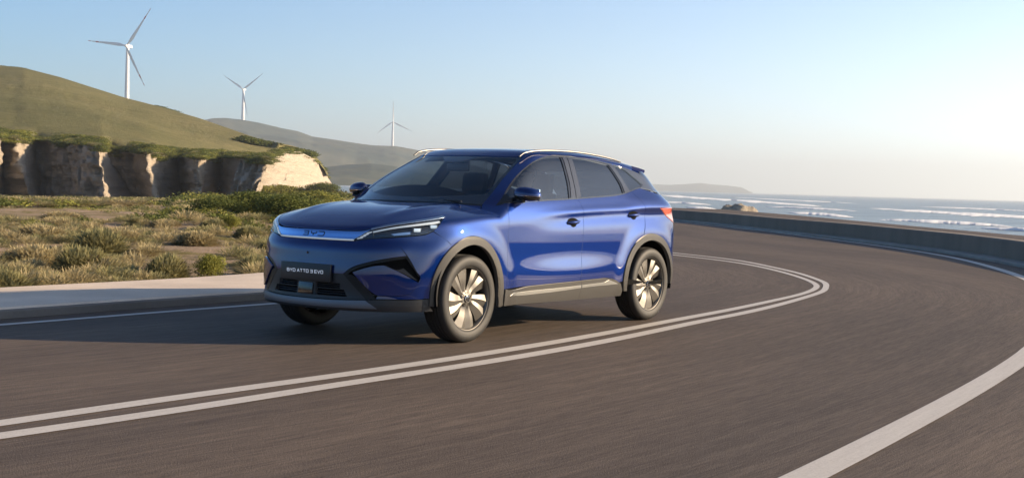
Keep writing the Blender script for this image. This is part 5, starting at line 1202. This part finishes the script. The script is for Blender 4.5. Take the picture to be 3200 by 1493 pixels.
# ---------------------------------------------------------------- plants
rng = random.Random(11)
def tuft_mesh(name, n, r, h, mat, seed, leafy=False, stem=True):
    """a rounded shrub: thin blades fanning out of a low woody base, or leaf clusters on short twigs; unit metres"""
    g_ = random.Random(seed); V = []; F_ = []
    if not leafy:
        lb = [(Vector((math.cos(q)*r*.42*g_.random(), math.sin(q)*r*.42*g_.random(), 0)), r*g_.uniform(.5, .72)) for q in [g_.uniform(0, 6.28) for _ in range(6)]]
        for k in range(n):
            c, lr = lb[g_.randrange(6)]; a = g_.uniform(0, 2*math.pi); e = math.acos(g_.uniform(-.05, 1)); d = Vector((math.cos(a)*math.sin(e), math.sin(a)*math.sin(e), math.cos(e)*h/r*1.05))
            s0 = g_.uniform(.45, .9); L = lr*(.9+.18*g_.random()); bend = Vector((g_.uniform(-.3, .3), g_.uniform(-.3, .3), g_.uniform(-.1, .35)))*r*.22
            p0 = c+d*L*s0; p1 = p0+d*L*.16+bend*.5; p2 = p0+d*L*.26+bend; p0.z = max(p0.z, .01)
            w_ = Vector((-math.sin(a), math.cos(a), g_.uniform(-.6, .6))).normalized()*g_.uniform(.006, .012)*r/.45
            i = len(V); V += [p0-w_*.7, p0+w_*.7, p1+w_, p1-w_, p2]; F_ += [(i, i+1, i+2, i+3), (i+3, i+2, i+4)]
    else:
        nl = max(7, n//60); lobes = []
        for k in range(nl):
            a = g_.uniform(0, 2*math.pi); q = g_.random()**.6; lobes.append((Vector((math.cos(a)*r*q*.75, math.sin(a)*r*q*.75, h*(.25+.45*g_.random()*(1.15-q*.6)))), r*g_.uniform(.26, .42)))
        for k in range(n):
            c, lr = lobes[g_.randrange(nl)]; u = Vector((g_.gauss(0, 1), g_.gauss(0, 1), g_.gauss(.25, 1))).normalized(); p_ = c+u*lr*g_.uniform(.65, 1.05)
            p_.z = max(.02, p_.z); nrm = (u+Vector((g_.gauss(0, .5), g_.gauss(0, .5), g_.gauss(0, .5)))).normalized(); t1 = nrm.orthogonal().normalized(); t2 = nrm.cross(t1); q = g_.uniform(0, 6.28)
            ta = t1*math.cos(q)+t2*math.sin(q); tb = -t1*math.sin(q)+t2*math.cos(q); L = r*g_.uniform(.026, .055); w_ = L*.55
            i = len(V); V += [p_-ta*L, p_+tb*w_, p_+ta*L, p_-tb*w_]; F_.append((i, i+1, i+2, i+3))
    me = bpy.data.meshes.new(name); me.from_pydata([tuple(v) for v in V], [], F_); me.materials.append(mat)
    sb = MB()
    for k in range(6):
        a = g_.uniform(0, 6.28); sb.tube([(0, 0, -.08*h), (math.cos(a)*r*.22, math.sin(a)*r*.22, h*.25), (math.cos(a)*r*.5, math.sin(a)*r*.5, h*.55)], [.035*r, .022*r, .008*r], 5)
    sm = bpy.data.meshes.new('stem'); sm.from_pydata(sb.v, [], sb.f); sm.materials.append(M['stem'])
    return me, sm
PR = {'dry': [tuft_mesh('dry_shrub', 7000, .5, .5, M['dry'], s_) for s_ in (1, 2, 3)], 'mid': [tuft_mesh('dry_green_shrub', 7000, .5, .5, M['drygreen'], s_) for s_ in (4, 5)],
      'leaf': [tuft_mesh('green_bush', 6500, .5, .62, M['leaf'], s_, True) for s_ in (6, 7, 8)], 'leafy': [tuft_mesh('yellow_bush', 6500, .5, .6, M['leafy'], s_, True) for s_ in (9,)]}
def ground_hit(px_, py_):
    # march the view ray down to the land surface
    d = (at(px_, py_, 10)-CP)/10
    t_ = 11.0
    while t_ < 230:
        P = CP+d*t_; z = land_z(P) if t_ < 45 else gz(t_)+.25
        if P.z <= z: return P, t_
        t_ += .1 if t_ < 60 else .5
    return CP+d*t_, t_
def plant(kind, px_, py_, wpx, hpx, label, name='shrub', v=0):
    P, t_ = ground_hit(px_, py_); wd = wpx*t_/FPX; ht = hpx*t_/FPX; a, b = PR[kind][v % len(PR[kind])]
    root = empty(name, P, rng.uniform(0, 6.28)); f = bpy.data.objects.new('foliage', a); s2 = bpy.data.objects.new('stem', b)
    for o in (f, s2): COL.objects.link(o); o.parent = root; o.scale = (wd, wd, ht*1.75)
    return tag(root, label, 'shrub' if name == 'shrub' else 'bush')
G1 = 'shrubs growing behind the pale verge'
# (kind, centre px, foot px, width, height in photo pixels)
for kd, x, y, w_, h_, lb in (
    ('mid', 520, 872, 205, 118, 'large round olive shrub casting a dark shadow just behind the verge left of the car'),
    ('leafy', 655, 868, 105, 85, 'bright yellow green shrub behind the verge beside the large olive shrub'),
    ('mid', 778, 858, 150, 92, 'olive shrub behind the verge half hidden by the car nose'),
    ('dry', 622, 768, 190, 72, 'wide flat dry shrub in the sandy clearing behind the large olive shrub'),
    ('mid', 330, 790, 215, 112, 'tall straw green shrub at the left edge of the sandy clearing'),
    ('mid', 262, 850, 225, 118, 'broad olive shrub behind the verge left of the sandy clearing'),
    ('dry', 95, 838, 260, 110, 'wide straw coloured shrub near the left border of the picture'),
    ('mid', 40, 905, 220, 92, 'dark green shrub touching the verge at the left border of the picture'),
    ('dry', 118, 752, 240, 75, 'low straw shrub in the left middle of the scrubland'),
    ('mid', 655, 716, 120, 48, 'small olive shrub at the far side of the sandy clearing'),
    ('mid', 790, 744, 125, 58, 'small olive shrub just left of the car bonnet'),
    ('leafy', 722, 712, 70, 46, 'small yellow tuft of shrub below the dark green bushes'),
    ('mid', 425, 700, 90, 34, 'small dark shrub low on the scrubland under the cliff'),
    ('dry', 520, 706, 120, 34, 'low dry shrub in the middle of the scrubland'),
    ('dry', 200, 690, 190, 44, 'long low dry shrub under the dark cliff face'),
    ('mid', 840, 790, 90, 60, 'olive shrub behind the far headlight of the car'),
    ('mid', 232, 905, 70, 30, 'tiny green tuft at the back edge of the verge'),
    ('dry', 400, 752, 130, 50, 'round dry shrub above the sandy clearing')):
    tag(plant(kd, x, y, w_, h_, lb, v=rng.randrange(3)), group=G1)
G2 = 'green bushes on the knoll'
for kd, x, y, w_, h_, lb in (
    ('leaf', 690, 672, 190, 62, 'dark green bush at the left end of the knoll'),
    ('leaf', 800, 668, 210, 78, 'broad dark green bush in the middle of the knoll'),
    ('leaf', 900, 690, 230, 92, 'large dark green bush on the knoll above the car bonnet'),
    ('leafy', 985, 650, 200, 62, 'sunlit yellow green bush on the knoll right of the large dark one'),
    ('leaf', 1050, 648, 130, 40, 'small green bush behind the far door mirror'),
    ('leafy', 860, 618, 200, 46, 'pale green bush on the back of the knoll below the lit headland'),
    ('leaf', 765, 612, 150, 42, 'dark bush at the back of the knoll beneath the cliff'),
    ('leaf', 1010, 602, 120, 34, 'low dark bush at the foot of the lit headland')):
    tag(plant(kd, x, y, w_, h_, lb, 'bush', v=rng.randrange(3)), group=G2)
# low cover nobody could count: dry grass and scrub over the land, the leafy fringe of the cliff top
def scatter(name, items, label, cat):
    out = {}
    for kd, P, sx, sz in items: out.setdefault(kd, []).append((P, sx, sz))
    V = []; F_ = []; N_ = 0; mats = []; mi_ = []
    for q, (kd, lst) in enumerate(out.items()):
        base = kd[0]; me = PRL[kd[0]][kd[1]]; bv, bf = me; mats.append(base)
        for P, sx, sz in lst:
            a = rng.uniform(0, 6.28); ca, sa = math.cos(a)*sx, math.sin(a)*sx
            v = np.stack([bv[:, 0]*ca-bv[:, 1]*sa+P[0], bv[:, 0]*sa+bv[:, 1]*ca+P[1], bv[:, 2]*sz+P[2]], -1); V.append(v); F_.append(bf+N_); N_ += len(v); mi_ += [len(mats)-1]*len(bf)
    V = np.concatenate(V); F_ = np.concatenate(F_)
    me = bpy.data.meshes.new(name); me.vertices.add(len(V)); me.vertices.foreach_set('co', V.ravel().astype(np.float32))
    me.loops.add(F_.size); me.loops.foreach_set('vertex_index', F_.ravel().astype(np.int32)); me.polygons.add(len(F_)); me.polygons.foreach_set('loop_start', np.arange(0, F_.size, 4, dtype=np.int32)); me.polygons.foreach_set('loop_total', np.full(len(F_), 4, dtype=np.int32))
    for b in mats: me.materials.append(M[MATN[b]])
    me.polygons.foreach_set('material_index', np.array(mi_, dtype=np.int32)); me.update(); me.validate()
    o = bpy.data.objects.new(name, me); COL.objects.link(o); tag(o, label, cat, kind='stuff'); return o
MATN = {'dry': 'dry', 'mid': 'drygreen', 'leaf': 'leaf', 'leafy': 'leafy'}
def lite(n, seed, leafy):
    g_ = random.Random(seed); V = []
    for k in range(n):
        if leafy:
            u = Vector((g_.gauss(0, 1), g_.gauss(0, 1), abs(g_.gauss(.1, .8)))).normalized(); p_ = u*.5*g_.uniform(.6, 1.05); p_ += Vector((.12*g_.gauss(0, 1), .12*g_.gauss(0, 1), 0)); nr = (u+Vector((g_.gauss(0, .6), g_.gauss(0, .6), g_.gauss(0, .6)))).normalized()
            ta = nr.orthogonal().normalized(); tb = nr.cross(ta); L = g_.uniform(.032, .07); V += [p_-ta*L, p_+tb*L*.7, p_+ta*L, p_-tb*L*.7]
        else:
            a = g_.uniform(0, 6.28); e = math.acos(g_.uniform(.0, 1)); d = Vector((math.cos(a)*math.sin(e), math.sin(a)*math.sin(e), math.cos(e))); w_ = Vector((-math.sin(a), math.cos(a), g_.uniform(-.5, .5)))*g_.uniform(.008, .018)
            p0 = d*g_.uniform(.22, .42); p1 = p0+(d+Vector((g_.uniform(-.5, .5), g_.uniform(-.5, .5), g_.uniform(-.2, .4))))*g_.uniform(.08, .16); V += [p0-w_, p0+w_, p1+w_*.3, p1-w_*.3]
    V = np.array([tuple(v) for v in V]); return V, np.arange(len(V)).reshape(-1, 4)
PRL = {'dry': [lite(420, 1, False), lite(420, 2, False)], 'mid': [lite(420, 3, False)], 'leaf': [lite(330, 4, True), lite(330, 5, True)], 'leafy': [lite(330, 6, True)]}
items = []; n_try = 0
while len(items) < 5200 and n_try < 90000:
    n_try += 1
    t_ = 12.5*(150/12.5)**rng.random(); s_ = rng.uniform(-.80, .02)*t_; P = CP+RH*s_+FH*t_; P.z = 0
    if not inside(P) or np.min(np.hypot(kp[:, 0]-P.x, kp[:, 1]-P.y)) < 1.95: continue
    dens = .5+.9*fbm((P.x*.22, P.y*.22, 2), 3)
    if t_ > 45: dens = .9
    sx_ = s_/t_
    # sandy clearing near the car
    k = math.exp(-((sx_+.235)/.035)**2-((t_-19)/8)**2); dens -= 1.1*k
    if rng.random() > dens: continue
    z = land_z(P) if t_ < 42 else gz(t_)-.25+.5*fbm((P.x*.03, P.y*.03, 5), 4)*min(1, t_/120)
    sz = rng.uniform(.16, .46)*(1+t_/70); green = rng.random() < (.22+.25*(sx_ > -.22)+.2*(t_ > 50))
    kd = rng.choice([('dry', 0), ('dry', 1), ('dry', 0), ('mid', 0)]) if not green else rng.choice([('mid', 0), ('leaf', 0), ('leafy', 0)] if t_ > 32 else [('mid', 0)])
    items.append((kd, (P.x, P.y, z-.02), sz*rng.uniform(1, 1.7), sz*.8))
scatter('scrub_cover', items, 'low dry grass and scrub covering the land inside the bend', 'scrub')
items = []
# knoll and cliff foot greenery
for k in range(800):
    px_ = rng.uniform(560, 1140); f = rng.random(); py_ = 604+f*70+(px_ < 700)*12+max(0, px_-1030)*.22; P, t_ = ground_hit(px_, py_); sz = rng.uniform(.5, 1.15)*(t_/45)**.8
    if px_ < 640 and rng.random() < .5: continue
    items.append((rng.choice([('leaf', 0), ('leaf', 1), ('leafy', 0), ('leafy', 0), ('dry', 0)]), (P.x, P.y, P.z-.1), sz*1.3, sz*.8))
for k in range(500):
    px_ = rng.uniform(-30, 900); P, t_ = ground_hit(px_, 626-(px_ > 560)*(px_-560)*.07+rng.uniform(-2, 10)); sz = rng.uniform(.7, 1.7); items.append((rng.choice([('mid', 0), ('leaf', 0), ('dry', 1), ('dry', 0), ('mid', 0), ('leafy', 0)]), (P.x, P.y, P.z-.1), sz*1.6, sz*.6))
scatter('knoll_scrub', items, 'dense low green scrub on the knoll and along the cliff foot', 'scrub')
items = []
CT = [(col[0][i], col[3][i], col[2][i]) for i in range(0, nu)]
for k in range(5600):
    x, y, t_ = CT[rng.randrange(len(CT))]
    if x > 700 and rng.random() < .75: continue
    f = rng.random()**1.6; drop = 8+8*math.sin(x*.05)+6*math.sin(x*.017+2)+5*math.sin(x*.13); dy = -1-f*(16-6*(x > 560)) if rng.random() < .7 else rng.uniform(0, max(2, drop)*(.25 if x > 690 else 1))
    P = at(*px2(x, y+dy), t_+(f*14 if dy < 0 else -2.2)); sz = rng.uniform(.6, 1.5)
    items.append((rng.choice([('leaf', 0), ('leaf', 1), ('leafy', 0), ('mid', 0)]), (P.x, P.y, P.z-.35), sz*1.7, sz*.75))
for k in range(260):   # darker thicket on the shoulder of the headland and two clumps on the skyline
    x = rng.uniform(612, 775); y = np.interp(x, [612, 640, 700, 775], [341, 348, 362, 380]); P = at(*px2(x, y+rng.uniform(0, 7)), np.interp(x, [612, 700, 775], [330, 335, 340])); sz = rng.uniform(1.4, 2.8); items.append((('leaf', k % 2), (P.x, P.y, P.z-.9), sz*1.7, sz*.9))
for k in range(70):
    x = rng.choice([rng.uniform(386, 402), rng.uniform(405, 438), rng.uniform(0, 60)]); y = np.interp(x, SK[:, 0], SK[:, 1]); P = at(*px2(x, y+1), np.interp(x, [0, 400], [470, 400])); sz = rng.uniform(1.3, 2.3); items.append((('leaf', k % 2), (P.x, P.y, P.z-.6), sz*1.8, sz*.8))
scatter('cliff_top_scrub', items, 'dark green thicket hanging over the edge of the cliff', 'scrub')
# ---------------------------------------------------------------- wind turbines
def turbine(hx, hy, t_, angs, base_drop, yaw, label, red, scale=1.0, kf=1.0):
    H = at(hx, hy, t_); root = empty('wind_turbine', (H.x, H.y, H.z-base_drop)); tag(root, label, 'wind turbine', 'wind turbines on the hills')
    tw = MB().tube([(0, 0, 0), (0, 0, base_drop*.5), (0, 0, base_drop-2.2)], [3.3*kf, 2.8*kf, 1.9*kf], 20); tw.build('tower', M['turb'], root)
    face = math.atan2(-FH.y, -FH.x)+yaw; rz = Matrix.Rotation(face, 4, 'Z')
    nc = MB(); nc.box((-3.0, 0, 0), (12, 4.2, 4.4), None, .9); o = nc.build('nacelle', M['turb'], root); o.matrix_local = Matrix.Translation((0, 0, base_drop))@rz
    hb_ = MB().lathe([(0, 3.2), (1.2, 2.7), (2.1, 1.2), (2.3, 0), (2.1, -.6)], 24, 'X'); o = hb_.build('hub', M['turb'], root); o.matrix_local = Matrix.Translation((0, 0, base_drop))@rz@Matrix.Translation((3.4, 0, 0))
    V = []; F_ = []; n = 22
    for i in range(n+1):
        z = 60*i/n; q = i/n; c = 1.7 if q < .04 else (1.7+3.0*min(1, (q-.04)/.16) if q < .2 else 4.7*(1-(q-.2)/.8*.86)); th = (1.7 if q < .05 else max(.25, 1.5*(1-q)))*.8; tw_ = R(22)*(1-q)**2; le = .32*c
        for a in range(10):
            an = 2*math.pi*a/10; y = math.cos(an)*c/2+(c/2-le if q > .04 else 0); x = math.sin(an)*th/2*(1 if q < .05 else (.55+.45*math.cos(an)*-1)); V.append((x*math.cos(tw_)-y*math.sin(tw_), x*math.sin(tw_)+y*math.cos(tw_), z))
    for i in range(n):
        for a in range(10): F_.append((i*10+a, i*10+(a+1) % 10, (i+1)*10+(a+1) % 10, (i+1)*10+a))
    F_ += [tuple(range(10)), tuple(n*10+a for a in reversed(range(10)))]
    bm_ = MB().add(V, F_)
    for a, L in angs:
        o = bm_.build('blade', M['bladered'] if red else M['turb'], root, angle=60)
        # picture angle a (counter-clockwise from the right) -> roll about the rotor axis
        o.matrix_local = Matrix.Translation((0, 0, base_drop))@rz@Matrix.Translation((3.6, 0, 0))@Matrix.Rotation(R(a-90), 4, 'X')@Matrix.Diagonal((1, 1, L, 1))
turbine(399, 145, 1790, ((54.7, 1.02), (173.3, .97), (-62, 1.0)), 140, R(-14), 'nearest and largest wind turbine with red striped blades above the green hill', True, kf=1.1)
turbine(761, 280, 3000, ((36.7, 1.0), (147, .93), (-78, 1.0)), 118, R(-14), 'middle wind turbine of the three standing on the far ridge', False, kf=1.35)
turbine(1228, 381, 3815, ((91, 1.02), (-142.5, .92), (-24.7, 1.02)), 118, R(8), 'smallest and farthest wind turbine just left of the car roof', False, kf=1.3)
# ---- haze: the air over the bay
hz = MB(); 
me = bpy.data.meshes.new('haze'); bm = bmesh.new(); bmesh.ops.create_cube(bm, size=1); bmesh.ops.scale(bm, vec=(26000, 26000, 330), verts=bm.verts); bm.to_mesh(me); bm.free()
ho = bpy.data.objects.new('haze', me); COL.objects.link(ho); ho.location = (0, 0, 330/2-14)
hm = bpy.data.materials.new('haze_air'); hm.use_nodes = True; t = hm.node_tree; t.nodes.remove(t.nodes['Principled BSDF'])
pv_ = t.nodes.new('ShaderNodeVolumePrincipled'); pv_.inputs['Density'].default_value = 1.9e-4; pv_.inputs['Color'].default_value = (.84, .92, .99, 1); pv_.inputs['Anisotropy'].default_value = .35
t.links.new(pv_.outputs[0], t.nodes['Material Output'].inputs['Volume']); me.materials.append(hm); tag(ho, kind='stuff'); tag(ho, 'thin pale sea haze over the coast', 'haze')
